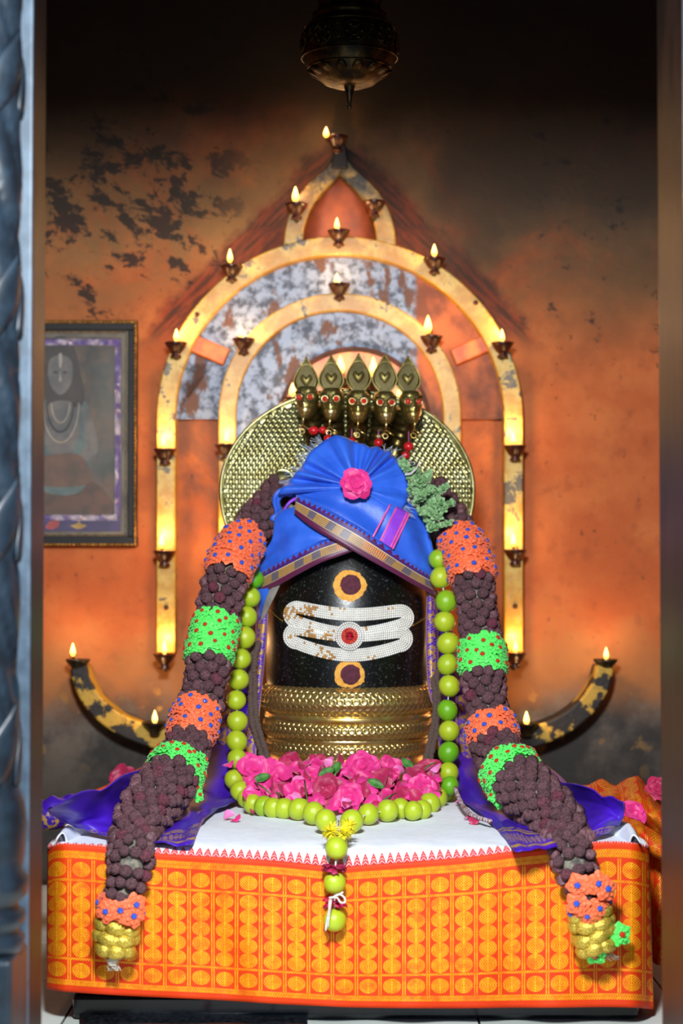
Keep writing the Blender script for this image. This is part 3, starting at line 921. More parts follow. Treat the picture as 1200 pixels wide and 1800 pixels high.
for i in range(NX):           # v = pixels above the hem
    acc = 0.0
    for j in range(NV - 1, -1, -1):
        if j < NV - 1: acc += (rows[j][i] - rows[j + 1][i]).length / mpp(3.0)
        uvs[j][i] = (uvs[j][i][0], acc / 100.0 * 0.80 + 0.004)
MB().grid(rows, uvs).build('white_top', MAT['white'], cloth, solid=0.0025)
# crumpled white corner on the left and right ends
for sx, pts in ((1, [(105, 1480), (118, 1470), (135, 1462), (165, 1458)]), (-1, [(1118, 1484), (1106, 1470), (1092, 1462), (1060, 1458)])):
    rows = []
    for k, (px, py) in enumerate(pts):
        c0 = plat(px, py, 0.006)
        rows.append([c0 + Vector((sx * 0.014 * math.sin(a) - sx * 0.004, -0.018 * math.cos(a) * 1.0, 0.012 * math.sin(a * 2.1 + k) + 0.004)) for a in [i * 0.4 for i in range(9)]])
    MB().grid(patch(rows, 18, 20)[0]).build('crumpled_corner', simple('white_cotton', '#dfe6f4', '#eef2fa', 0.8, scale=60), cloth, solid=0.002)

# ================================================================ stone lingam
AX = P(611, 1200, 3.80).x
AY = 3.80
PROF = [(0.2625, 0.132), (0.44, 0.135), (0.478, 0.158), (0.50, 0.1645), (0.55, 0.165), (0.60, 0.1635), (0.65, 0.160), (0.69, 0.153), (0.73, 0.142), (0.765, 0.127), (0.80, 0.105), (0.83, 0.075), (0.847, 0.04), (0.852, 0.0)]
def prof_r(z):
    if z <= PROF[0][0]: return PROF[0][1]
    for (a, b), (c_, d_) in zip(PROF, PROF[1:]):
        if z <= c_:
            return lerp(b, d_, (z - a) / (c_ - a))
    return 0.0
def on_stone(px, py, off=0.0):
    r = ray(px, py); o = Vector((0, 0, EYE))
    t = 3.3
    last = None
    while t < 4.3:
        p = o + r * t
        if math.hypot(p.x - AX, p.y - AY) <= prof_r(p.z) + off: return p
        t += 0.0008
    return P(px, py, AY)
gs = G('oiled_black_stone')
sn = gs.noise(190.0, 3, 0.6); sn2 = gs.noise(5.0, 4)
speck = gs.ss(gs.noise(240.0, 2, 0.5), 0.61, 0.69)
sc_ = gs.mix(gs.ss(sn2, 0.45, 0.75) * 0.5, C('#0b0c0c'), C('#161f0c'))
sc_ = gs.mix(speck * 0.6, sc_, C('#55595a'))
gs.bump(sn, 0.25, 0.0012)
MAT['stone'] = gs.set(sc_, 0.30)
sp_ = resample(V2([(r, z) for z, r in PROF]), 80)
ling = MB().lathe([(max(p.x, 0), p.y) for p in sp_], (AX, AY, 0), 72).build('stone_lingam', MAT['stone'], base=(AX, AY, 0.2625))
tag(ling, 'black oiled stone lingam with domed top at the centre of the shrine', 'lingam')

# sandal paste and vermilion marks
MAT['paste'] = simple('sandal_paste', '#e09a36', '#eeb04e', 0.8, scale=90, bump=0.2)
MAT['kumkum'] = simple('dark_vermilion', '#4c1e2c', '#5e2838', 0.9, scale=150, bump=0.25)
def stone_disc(cx, cy, rx, ry, off, name, mat, parent, seed, wob=0.03, ymax=9999, n=44, base=None, fn=None):
    fn = fn or on_stone
    rows = []
    for i in range(7):
        f = i / 6
        o_ = off * (1 if i < 5 else (0.75 if i == 5 else 0.0))
        rows.append([fn(cx + rx * f * math.cos(a) * (1 + wob * math.sin(3 * a + seed) + wob * 0.6 * math.sin(7 * a + 2 * seed)),
                        min(ymax, cy + ry * f * math.sin(a) * (1 + wob * math.sin(2 * a + seed))), o_) for a in [2 * PI * k / n for k in range(n + 1)]])
    return MB().grid(rows).build(name, mat, parent)
for k, (cx, cy, r1, r2, lab, ym) in enumerate(((614, 1029, 31, 21, 'round orange and maroon tilak mark on the stone, below the blue turban', 9999),
                                       (614, 1187, 29, 20.5, 'round orange and maroon tilak mark on the stone, just above the brass coils', 1213))):
    t = thing('tilak_mark', on_stone(cx, cy), lab, 'tilak mark', 'tilak marks on the stone')
    stone_disc(cx, cy, r1, r1 * 0.98, 0.0022, 'paste_ring', MAT['paste'], t, k + 1.0, 0.02, ym)
    stone_disc(cx + 2, cy - 1, r2, r2, 0.0036, 'vermilion_dot', MAT['kumkum'], t, k + 2.2, 0.02, ym)

# beaded three-band ornament
orn = thing('beaded_tripundra_ornament', on_stone(614, 1118), 'white beaded three band forehead ornament with red jewel on the black stone', 'ornament')
MAT['pearl'] = simple('white_seed_beads', '#e9e6de', '#f6f4ee', 0.3, scale=40)
MAT['pearl_old'] = simple('yellowed_seed_beads', '#b87a28', '#cf9c50', 0.3, scale=40)
MAT['backing'] = simple('ornament_backing', '#cfc8b8', '#dcd6c8', 0.8, scale=60)
def loop_pts(cx0, cx1, cyf, hh, grow, n=130):
    """rounded loop: slit from cx0..cx1 along cyf(x), half height hh(x), grown outwards"""
    pts = []
    N = n
    for i in range(N):
        t = i / N
        if t < 0.5:
            x = lerp(cx0, cx1, t * 2); s = -1
        else:
            x = lerp(cx1, cx0, t * 2 - 1); s = 1
        u = (x - cx0) / (cx1 - cx0)
        pts.append(Vector((x, cyf(x) + s * hh(u))))
    out = []
    # offset outwards
    for i in range(N):
        a = pts[i - 1]; b = pts[(i + 1) % N]
        t = (b - a)
        if t.length < 1e-6: t = Vector((1, 0))
        t.normalize()
        out.append(pts[i] + Vector((t.y, -t.x)) * grow)
    # caps around the ends
    return out
def capsule(x0, y0, x1, y1, sag, h, grow):
    """closed curve around a sagging slit, offset by grow px (round caps)"""
    N = 60; top = []; bot = []
    for i in range(N + 1):
        u = i / N
        x = lerp(x0, x1, u); y = lerp(y0, y1, u) + sag * math.sin(PI * u)
        hh = h * math.sin(PI * u) ** 0.7
        top.append(Vector((x, y - hh - grow))); bot.append(Vector((x, y + hh + grow)))
    r_cap = [Vector((x1 + grow * math.cos(a), y1 + grow * math.sin(a))) for a in [-PI / 2 + PI * k / 14 for k in range(1, 14)]]
    l_cap = [Vector((x0 - grow * math.cos(a), y0 - grow * math.sin(a))) for a in [-PI / 2 + PI * k / 14 for k in range(1, 14)]]
    return top + r_cap + bot[::-1] + l_cap
def walk(pts, step):
    """points at equal pixel steps along a closed curve"""
    out = []; acc = 0.0
    n = len(pts)
    for i in range(n):
        a = pts[i]; b = pts[(i + 1) % n]; L = (b - a).length
        while acc < L:
            out.append(a.lerp(b, acc / L)); acc += step
        acc -= L
    return out
seed_me = MB().ball((0, 0, 0), 1.0, 6, 4).mesh('seed_bead')
sb_ = [bpy.data.meshes.new('x')] and None
q1 = MB(); q2 = MB(); bk = MB()
for li, (x0, y0, x1, y1, sag, h, dy0) in enumerate(((521, 1080, 704, 1086, 14, 4.5, 0), (521, 1118, 702, 1123, 14, 5.0, 0))):
    for g_ in range(6):
        grow = 2.6 + g_ * 3.9
        if li == 1 and g_ >= 5: pass
        for k, p in enumerate(walk(capsule(x0, y0, x1, y1, sag, h, grow), 3.7)):
            if li == 1 and p.y < 1100 + 14 * math.sin(PI * clamp((p.x - 521) / 182)) + 3 * (p.x - 521) / 182 and 505 < p.x < 718 : continue
            if li == 0 and p.y > 1103 + 14 * math.sin(PI * clamp((p.x - 521) / 182)) + 3 * (p.x - 521) / 182 and 505 < p.x < 718: continue
            w_ = on_stone(p.x, p.y, 0.0042)
            stain = nz((p.x * 0.03, p.y * 0.05, 0), 1.0, 4.4) + (0.12 if p.x < 600 else -0.1)
            (q2 if stain + R.uniform(-0.55, 0.55) > 0.64 else q1).ball(w_, 0.0022, 6, 4)
for mb_, nm, mt in ((q1, 'white_seed_beads', MAT['pearl']), (q2, 'yellowed_seed_beads', MAT['pearl_old'])):
    o = mb_.build(nm, mt, orn, fixn=False); o['kind'] = 'stuff'
for (x0, y0, x1, y1, sag, h) in ((521, 1080, 704, 1086, 14, 4.5), (521, 1118, 702, 1123, 14, 5.0)):
    a = capsule(x0, y0, x1, y1, sag, h, 2.0); b = capsule(x0, y0, x1, y1, sag, h, 23.0)
    a.append(a[0]); b.append(b[0])
    rows = [[on_stone(lerp(p.x, q.x, t), lerp(p.y, q.y, t), 0.0022) for p, q in zip(a, b)] for t in (0, .33, .66, 1)]
    MB().grid(rows).build('felt_backing', MAT['backing'], orn, solid=0.0012)
def disc_beads(cx, cy, radii, off, mat, name, rb=0.0022):
    q = MB()
    for r_ in radii:
        n = max(1, int(2 * PI * r_ / 3.9))
        for k in range(n):
            a = 2 * PI * k / n
            q.ball(on_stone(cx + r_ * math.cos(a), cy + r_ * math.sin(a), off), rb, 6, 4)
    o = q.build(name, mat, orn, fixn=False); o['kind'] = 'stuff'; return o
MAT['red_bead'] = simple('red_glass_beads', '#d02018', '#e8402c', 0.15, scale=40)
MAT['ruby'] = simple('dark_red_jewel', '#8a0418', '#c00a28', 0.06, scale=30)
stone_disc(614, 1118, 25, 25, 0.0065, 'round_medallion', MAT['backing'], orn, 0, 0.0)
disc_beads(614, 1118, (23.5, 19.5, 16), 0.0095, MAT['pearl'], 'medallion_beads')
disc_beads(614, 1118, (13, 9.5), 0.011, MAT['red_bead'], 'red_medallion_beads')
jw = on_stone(614, 1118, 0.011)
MB().lathe([(0.0085, 0), (0.0085, 0.002), (0.005, 0.006), (0, 0.0075)], (0, 0, 0), 8).build('jewel', MAT['ruby'], orn, base=Vector((0, 0, 0)), smooth=False).matrix_local = Matrix.Translation(jw - parent_base(orn)) @ Matrix.Rotation(PI / 2, 4, 'X')
MAT['gold_thread'] = simple('gold_thread', '#9a6f22', '#c79a3c', 0.4, metal=0.6, scale=90)
for pts in ([(497, 1092), (486, 1084), (474, 1072)], [(725, 1100), (738, 1092), (750, 1084)]):
    MB().tube([on_stone(x, y, 0.003) for x, y in resample(V2(pts), 10)], 0.0009, 5).build('fixing_thread', MAT['gold_thread'], orn)

# ================================================================ brass serpent: coils, hood, five heads
def brass(name, a, b, rough, dark=None):
    g = G(name)
    n = g.noise(26.0, 4); n2 = g.noise(140.0, 3)
    col = g.mix(g.ss(n, 0.35, 0.68), C(a), C(b))
    if dark: col = g.mix(g.ss(n2, 0.62, 0.72) * 0.5, col, C(dark))
    g.bump(n2, 0.08, 0.001)
    return g.set(col, rough, 0.9)
MAT['coil_brass'] = brass('gilt_brass', '#e6cf8e', '#d2a850', 0.27, '#8a5a20')
MAT['hood_brass'] = brass('greenish_brass', '#a9a678', '#8d8450', 0.27, '#6a5a28')
MAT['head_brass'] = brass('head_brass', '#a89a5c', '#8a7a40', 0.34, '#4a3c18')
MAT['crest_brass'] = brass('crest_brass', '#3c3620', '#2e2814', 0.36, '#2a2210')
MAT['dark_brass'] = brass('dark_brass', '#6a5c34', '#4c401e', 0.30, '#3a2c12')
serp = thing('brass_serpent', (AX, AY, CLOTH_Z), 'brass five headed serpent with scaly hood, its coils wrapped around the stone', 'serpent statue')
def scale_tile(wd, ht_, rise):
    """a drop-shaped, domed, tilted scale; local x across, y down its length, z out"""
    mb = MB(); vs = []
    n = 10
    ring = []
    for k in range(n):
        a = 2 * PI * k / n
        x = math.cos(a) * wd * 0.5; y = math.sin(a) * ht_ * 0.62
        if y < 0: x *= 0.78
        ring.append((x, y))
    vs += [(x, y, (0.55 if y > 0 else 0.0) * rise - 0.0006) for x, y in ring]
    vs += [(x * 0.84, y * 0.84, (1.0 if y > 0 else 0.45) * rise) for x, y in ring]
    vs += [(x * 0.5, y * 0.5, (0.30 if y > 0 else 0.35) * rise) for x, y in ring]
    vs.append((0, 0, 0.30 * rise))
    fs = []
    for r_ in range(2):
        for k in range(n): fs.append((r_*n+k, r_*n+(k+1) % n, (r_+1)*n+(k+1) % n, (r_+1)*n+k))
    for k in range(n): fs.append((2*n+k, 2*n+(k+1) % n, 3*n))
    return mb.add(vs, fs)
all_scales = []
coil_objs = []
for ci, (pyc, hpx, halfw) in enumerate(((1236, 54, 154), (1287, 37, 147), (1321, 35, 140))):
    mr = hpx * 0.5 * mpp(3.66)
    outer = halfw * mpp(3.79)
    Rm = outer - mr
    zc = P(611, pyc, AY - outer).z
    co = MB().torus((AX, AY, zc), Rm, mr, 96, 20).build('coil', MAT['coil_brass'], serp)
    coil_objs.append(co)
    wd = 0.0150 if ci == 0 else 0.0135
    nphi = int(2 * PI * outer / wd)
    rows_n = 7 if ci == 0 else 5
    tm = scale_tile(wd * 1.16, 0.0150 if ci == 0 else 0.0130, 0.0026).mesh('scale'); tm.materials.append(MAT['coil_brass'])
    items = []
    for j in range(rows_n):
        th = lerp(1.25, -1.15, j / (rows_n - 1))
        for k in range(nphi):
            ph = 2 * PI * (k + 0.5 * (j % 2)) / nphi
            er = Vector((math.cos(ph), math.sin(ph), 0))
            nrm = er * math.cos(th) + Vector((0, 0, math.sin(th)))
            tang = -er * math.sin(th) + Vector((0, 0, math.cos(th)))   # upwards along the tube
            side = Vector((-math.sin(ph), math.cos(ph), 0))
            # scales point along the body with a downward slant
            ydir = (side * 0.75 - tang * 0.66).normalized()
            loc = Vector((AX, AY, zc)) + er * Rm + nrm * mr
            m = frame_m(loc, nrm, 0.0, 1.0, xhint=ydir.cross(nrm))
            vis = nrm.dot((Vector((0, 0, EYE)) - loc).normalized())
            items.append((m, vis, 0))
    many('scale', [tm], co, items, limit=(150, 80, 70)[ci], rest='scale_field')
for z0, z1, r_ in ((P(611, 1262, 3.65).z, P(611, 1271, 3.65).z, 0.1655), (P(611, 1303, 3.65).z, P(611, 1307, 3.65).z, 0.160), (P(611, 1337, 3.65).z, CLOTH_Z + 0.002, 0.156)):
    zz = max(z0, z1); zl = min(z0, z1)
    MB().lathe([(r_ - 0.012, zz + 0.006), (r_, zz + 0.004), (r_ + 0.002, (zz + zl) / 2), (r_, zl - 0.004 if zl > 0.3 else zl), (r_ - 0.012, zl - 0.006 if zl > 0.3 else zl)], (AX, AY, 0), 96).build('smooth_band', MAT['coil_brass'], serp)

# hood
HOX, HOY, HRX, HRY = 610, 862, 222, 176
HDP = 4.03
def hood_pt(u, v, off=0.0):
    """u,v in the unit disc -> point of the front of the hood"""
    rr = u * u + v * v
    d = HDP - 0.045 * rr + 0.02 * math.exp(-rr * 6) - off
    ry = HRY if v < 0 else HRY * 1.16
    return P(HOX + HRX * u, HOY + ry * v, d)
rows = []
for i in range(15):
    f = i / 14
    rows.append([hood_pt(f * math.cos(a), f * math.sin(a)) for a in [2 * PI * k / 72 for k in range(73)]])
MB().grid(rows).build('hood', MAT['hood_brass'], serp, solid=0.006)
MB().tube([hood_pt(math.cos(a), math.sin(a), 0.001) for a in [2 * PI * k / 90 for k in range(91)]], 0.0042, 8, caps=False).build('hood_rim', MAT['hood_brass'], serp)
st_ = scale_tile(0.0128, 0.0122, 0.0030)
q = MB()
PXW, PYH = 10.2, 8.4
j = 0
py = HOY - HRY
while py < HOY + HRY * 1.1:
    px = HOX - HRX + (PXW / 2 if j % 2 else 0)
    while px < HOX + HRX:
        u = (px - HOX) / HRX; v = (py - HOY) / (HRY if py < HOY else HRY * 1.16)
        if u * u + v * v < 0.955:
            c0 = hood_pt(u, v, 0.0025)
            nrm = (hood_pt(u + 0.01, v, 0.0) - hood_pt(u - 0.01, v, 0.0)).cross(hood_pt(u, v - 0.01, 0.0) - hood_pt(u, v + 0.01, 0.0)).normalized()
            if nrm.y > 0: nrm = -nrm
            m = frame_m(c0, nrm, 0.0, 1.0, xhint=(1, 0, 0))
            if (m.to_3x3() @ Vector((0, 1, 0))).z > 0: m = m @ Matrix.Rotation(PI, 4, 'Z')
            q.add([m @ p for p in st_.v], st_.f)
        px += PXW
    py += PYH; j += 1
o = q.build('hood_scales', MAT['hood_brass'], serp, fixn=False); o['kind'] = 'stuff'
for bx_ in (496, 724):
    u, v = (bx_ - HOX) / HRX, (846 - HOY) / HRY
    c0 = hood_pt(u, v, 0.004)
    rot = Matrix.Rotation(PI / 2, 3, 'X')
    q = MB()
    prof = [(0.0, 0.012), (0.014, 0.010), (0.022, 0.006), (0.026, 0.002), (0.027, 0.005), (0.030, 0.006), (0.033, 0.004), (0.034, -0.002)]
    q.lathe(prof, (0, 0, 0), 40)
    q.v = [c0 + rot @ p for p in q.v]
    for k in range(26):
        a = 2 * PI * k / 26
        q.ball(c0 + Vector((0.0305 * math.cos(a), -0.006, 0.0305 * math.sin(a))), 0.0026, 6, 4)
    q.build('boss', MAT['hood_brass'], serp)

MAT['eye_red'] = simple('red_enamel_eye', '#c01a14', '#e0342a', 0.2, scale=40)
MAT['pupil'] = simple('dark_pupil', '#3a0808', '#5a1010', 0.3, scale=40)
MAT['pink_thread'] = simple('pink_thread', '#b04a8a', '#d070b0', 0.8, scale=90)
heads = [(540, 707, -0.22), (583, 710, -0.1), (629, 714, 0.0), (676, 716, 0.08), (722, 715, 0.2)]
crests = [(538, 662), (582, 659), (630, 656), (676, 657), (717, 660)]
HD_ = 3.90
for k, ((hx, hy, yaw), (cx, cy)) in enumerate(zip(heads, crests)):
    c0 = P(hx, hy, HD_ - 0.012 * (2 - abs(k - 2)))
    dd = c0.y
    s = mpp(dd)
    nk = MB()
    path = [P(hx + (610 - hx) * 0.10, hy + 4, dd + 0.012), P(hx + (610 - hx) * 0.12, hy + 40, dd + 0.035), P(lerp(hx, 610, 0.25), hy + 80, dd + 0.045), P(lerp(hx, 610, 0.3), hy + 150, dd + 0.05)]
    pp = resample(path, 26)
    nk.tube(pp, [0.020 + 0.0022 * math.sin(i * 1.9) + 0.004 * i / 26 for i in range(26)], 16)
    nk.build('neck', MAT['dark_brass'], serp)
    # head: broad brow, narrowing to the snout; local x right, y to camera, z up (in px units * s)
    def hshape(t, a):
        # t 0 top .. 1 chin
        wpx = [14, 20, 21.5, 20.5, 19, 18.5, 17.5, 14.5, 9][min(8, int(t * 8))]
        nxt = [14, 20, 21.5, 20.5, 19, 18.5, 17.5, 14.5, 9][min(8, int(t * 8) + 1)]
        wpx = lerp(wpx, nxt, t * 8 - int(t * 8))
        fw = lerp(15, 24, math.sin(PI * min(1, t * 0.9)) ** 0.8)
        x = wpx * math.cos(a); y = fw * math.sin(a)
        if y > 0:
            # eye sockets and nose ridge
            nose = math.exp(-(x / 5.0) ** 2)
            y += 3.2 * nose * clamp((t - 0.25) * 3)
            y -= 3.0 * math.exp(-((abs(x) - 10.5) / 5.0) ** 2) * math.exp(-((t - 0.30) / 0.13) ** 2)
            y += 2.2 * math.exp(-((abs(x) - 9) / 6.0) ** 2) * math.exp(-((t - 0.10) / 0.10) ** 2)
            y += 2.6 * math.exp(-((abs(x) - 9) / 4.0) ** 2) * math.exp(-((t - 0.60) / 0.12) ** 2)
            y -= 2.0 * math.exp(-((t - 0.82) / 0.03) ** 2)
        return x, y
    zt, zb = 27, -30
    ry = Matrix.Rotation(yaw, 3, 'Z')
    def hp(x, y, z):
        return c0 + ry @ Vector((x * s, -y * s, z * s))
    rows = []
    for i in range(33):
        t = i / 32
        rows.append([hp(*hshape(t, 2 * PI * q_ / 36), lerp(zt, zb, t)) for q_ in range(37)])
    hq = MB().grid(rows)
    hq.add([hp(0, 2, zt + 2)] + rows[0][:-1], [(0, i + 1, (i + 1) % 36 + 1) for i in range(36)])
    hq.add([hp(0, 4, zb - 3)] + rows[-1][:-1], [(0, (i + 1) % 36 + 1, i + 1) for i in range(36)])
    head = hq.build('head', MAT['head_brass'], serp)
    for sx in (-1, 1):
        ec = hp(sx * 10.2, 20.5, 7)
        MB().torus(ec, 5.6 * s, 1.5 * s, 18, 6, ry @ Matrix.Rotation(PI / 2, 3, 'X')).build('eye_ring', MAT['hood_brass'], head)
        MB().ball(ec, 5.0 * s, 12, 8, (1, 0.75, 1)).build('eye', MAT['eye_red'], head)
        MB().ball(hp(sx * 10.2, 24.4, 6.4), 1.3 * s, 8, 5, (1, 0.5, 1)).build('pupil', MAT['pupil'], head)
        # curled moustache ridges and brow
        MB().tube([hp(sx * (2 + 9 * u), 24.5 - 5.0 * u * u - 1.0, -9 - 5 * math.sin(u * 3.6)) for u in [i / 9 for i in range(10)]], [1.7 * s * (1 - 0.06 * i) for i in range(10)], 6).build('cheek_ridge', MAT['hood_brass'], head)
        MB().tube([hp(sx * (3 + 15 * u), 22.0 - 6.5 * u * u, 14 + 4 * math.sin(u * 2.6)) for u in [i / 9 for i in range(10)]], 1.6 * s, 6).build('brow', MAT['hood_brass'], head)
    MB().ball(hp(0, 17.5, -15), 11.5 * s, 16, 10, (1, .75, 1.05)).build('muzzle', MAT['coil_brass'], head)
    MB().ball(hp(0, 24.5, -4), 3.6 * s, 10, 7, (1, .8, 1.5)).build('nose', MAT['hood_brass'], head)
    # crest leaf
    hw, hh = (22, 35)
    def leaf(u, v, off, sc=1.0):
        """v 0 bottom..1 tip, u -1..1"""
        wv = spline([Vector((q_, 0)) for q_ in (0.34, 0.62, 0.88, 1.0, 0.97, 0.84, 0.64, 0.43, 0.21, 0.0)], v).x
        return P(cx + u * hw * wv * sc, cy + hh - (0.5 + (v - 0.5) * sc) * 2 * hh, dd - 0.004 - off + 0.010 * v)
    rows = [[leaf(u, i / 20, 0.003 * (1 - u * u) * 0.0) for u in [j_ / 8 * 2 - 1 for j_ in range(9)]] for i in range(21)]
    cr_ = MB().grid(rows).build('crest', MAT['crest_brass'], head, solid=0.004)
    for sc, rr in ((0.97, 0.0017), (0.78, 0.0011)):
        ed = [leaf(-1, i / 24, 0.003, sc) for i in range(25)] + [leaf(1, i / 24, 0.003, sc) for i in range(24, -1, -1)]
        MB().tube(ed, rr, 6).build('crest_rim', MAT['head_brass'], head)
    hpts = [Vector((0, -14)), Vector((8, -4)), Vector((11, 6)), Vector((6, 12)), Vector((0, 7)), Vector((-6, 12)), Vector((-11, 6)), Vector((-8, -4))]
    ring = resample(hpts + [hpts[0]], 33)[:-1]
    rows = [[P(cx + p.x * f, cy + 8 - p.y * f, dd - 0.0015 - 0.0045 * (1 - f * f)) for p in ring + [ring[0]]] for f in (0.01, .35, .6, .8, .93, 1.0)]
    MB().grid(rows).build('crest_heart', MAT['head_brass'], head)
    MB().tube([P(cx + p.x * 0.9, cy - 14 - p.y * 0.5, dd - 0.004) for p in [Vector((12 * math.cos(a), 14 * math.sin(a))) for a in [PI * i / 12 for i in range(13)]]], 0.001, 5).build('crest_scroll', MAT['head_brass'], head)
    # forked tongue and ring
    tb = hp(0, 24, -22)
    MB().tube([tb, hp(0, 29, -30), hp(-1, 30, -40)], 0.0022, 6).tube([hp(-1, 29, -42), hp(-7, 31, -50), hp(-9, 32, -54)], [0.002, 0.0016, 0.0012], 6).tube([hp(-1, 29, -42), hp(6, 31, -48), hp(13, 33, -52)], [0.002, 0.0016, 0.0012], 6).build('tongue', MAT['coil_brass'], head)
    MB().torus(hp(-2, 29, -53), 4.2 * s, 0.0009, 16, 5, Matrix.Rotation(PI / 2 , 3, 'X')).build('ring', MAT['coil_brass'], head)
# red bead strings hanging from the mouths
bead_list = [(540, 757, [(551, 757, 8.5), (567, 756, 7.0)], 'pair of red beads lying sideways under the leftmost serpent head'),
             (576, 755, [(576, 771, 7.5)], 'single red bead under the second serpent head from the left'),
             (618, 758, [(618, 775, 7.0)], 'single red bead under the middle serpent head'),
             (665, 760, [(665, 778, 8.0)], 'single red bead under the fourth serpent head'),
             (718, 762, [(718, 785, 8.8), (713, 800, 7.4)], 'two red beads hanging one below the other under the rightmost serpent head')]
MAT['coral'] = simple('red_wooden_bead', '#b8141c', '#d8242c', 0.25, scale=60)
for sx, sy, bl, lab in bead_list:
    dd = HD_ - 0.045
    t = thing('bead_pendant', P(sx, sy, dd), lab, 'beads', 'red bead pendants on the serpent')
    MB().tube([P(sx, sy - 4, dd)] + [P(x, y, dd) for x, y, r_ in bl] + [P(bl[-1][0], bl[-1][1] + 7, dd)], 0.0008, 5).build('thread', MAT['pink_thread'], t)
    for x, y, r_ in bl:
        MB().ball(P(x, y, dd), r_ * mpp(dd), 18, 12, (1, 1, 0.95)).build('bead', MAT['coral'], t)
# ================================================================ blue turban
gbl = G('blue_silk')
bn = gbl.noise(14.0, 3); bw = gbl.noise(4.0, 2, vec=gbl.vec(*[a * b for a, b in zip(gbl.xyz(), (260.0, 60.0, 40.0))]))
gbl.bump(gbl.noise(16.0, 4) + bw * 0.06, 0.30, 0.010)
MAT['blue'] = gbl.set(gbl.mix(gbl.ss(bn, 0.35, 0.65), C('#2558cc'), C('#3269de')), 0.42, 0.0, Sheen_Weight=0.1, Sheen_Roughness=0.4)
MAT['grey_silk'] = simple('grey_silk_lining', '#77736f', '#8d8780', 0.5, scale=40)
MAT['purple_band'] = simple('violet_stripe', '#8a3cd0', '#9c4cdc', 0.45, scale=30)
MAT['pink_line'] = simple('pink_line', '#e04a9a', '#f068b0', 0.5, scale=30)
def zari_material():
    g = G('maroon_and_gold_zari_border')
    u, v, _ = g.xyz('UV')
    U = u * 100.0; Vv = v * 40.0          # 40 px wide band, v up
    mar = C('#5a1440'); pur = C('#3c1a72')
    blk = g.noise(0.9, 1, 0.4, vec=g.vec((U / 16.0).floor() * 3.7, 0.0, 0.0))
    dots = (((U / 3.0).frac() - 0.5).abs() + (((Vv / 3.0).frac() - 0.5).abs())) < 0.52
    gold = g.mix(g.ss(blk, 0.46, 0.50), C('#6c6860'), C('#cc9c10'))
    gold = g.mix(((U / 400.0 - 0.0) * 0.0 + (U > 158.0) * (U < 196.0)), gold, C('#f09a1a'))
    bro = g.mix(dots, C('#4c3a64'), gold)
    col = mar
    z1 = Vv > 10.0
    col = g.mix(z1, mar, C('#b09a68'))
    col = g.mix(Vv > 11.2, col, bro)
    col = g.mix(Vv > 26.0, col, C('#d9c9a0'))
    col = g.mix(Vv > 27.2, col, pur)
    tri = ((U / 10.5).frac() - 0.5).abs() * 2.0
    tooth = tri < ((39.5 - Vv) / 7.5)
    col = g.mix((Vv > 32.0), col, g.mix(tooth, C('#2a60d6'), C('#5c0f4a')))
    g.bump(dots * (Vv > 11.2) * (Vv < 26.0), 0.3, 0.001)
    return g.set(col, 0.42, 0.0, Sheen_Weight=0.2)
MAT['zari'] = zari_material()
def dome(px, py, off=0.0):
    """the swelling of the cloth around the head of the stone"""
    e = 1 - ((px - 611) / 176.0) ** 2 - (max(0.0, 985 - py) / 190.0) ** 2
    return P(px, py, AY - 0.165 * math.sqrt(max(e, 0.012)) - 0.016 - off)
tur = thing('blue_turban', P(611, 900, AY), 'blue silk turban with pleated fan and gold zari border wrapped around the stone', 'turban')
def wr(off, amp, seed):
    def f(px, py, u, v):
        p = dome(px, py, off)
        f_ = amp * (nz((u * 5, v * 2.2, 0), 1.0, seed) + 0.5 * math.sin(v * 9 + u * 7 + seed) * 0.4)
        return p + Vector((0, -f_, f_ * 0.3))
    return f
lb_up = [(451, 1011), (478, 994), (503, 981), (535, 966), (562, 953), (590, 944), (625, 930)]
lb_lo = [(452, 1044), (478, 1034), (503, 1021), (535, 1003), (567, 988), (600, 976), (640, 962)]
l_top = [(452, 1008), (457, 980), (478, 948), (484, 910), (505, 893), (545, 890), (620, 900)]
rws, uv = ruled(lb_up, l_top, 60, 26, wr(0.000, 0.006, 2.0)); MB().grid(rws, uv).build('wrap', MAT['blue'], tur, solid=0.002)
rws, uv = ruled(lb_lo, lb_up, 60, 8, wr(0.0015, 0.002, 2.0), 1.95, 1.0); MB().grid(rws, uv).build('zari_border', MAT['zari'], tur, solid=0.002)
rb_up = [(521, 872), (560, 889), (593, 906), (624, 923), (655, 943), (707, 979), (736, 998), (758, 1011)]
rb_lo = [(517, 902), (540, 921), (565, 938), (602, 958), (640, 979), (684, 1003), (728, 1028), (766, 1048)]
r_top = [(519, 868), (545, 852), (590, 842), (640, 842), (700, 868), (742, 908), (760, 965), (761, 1008)]
rws, uv = ruled(rb_up, r_top, 70, 34, wr(0.014, 0.008, 5.0)); MB().grid(rws, uv).build('wrap', MAT['blue'], tur, solid=0.002)
rws, uv = ruled(rb_lo, rb_up, 70, 8, wr(0.0165, 0.002, 5.0), 2.95, 1.0); MB().grid(rws, uv).build('zari_border', MAT['zari'], tur, solid=0.002)
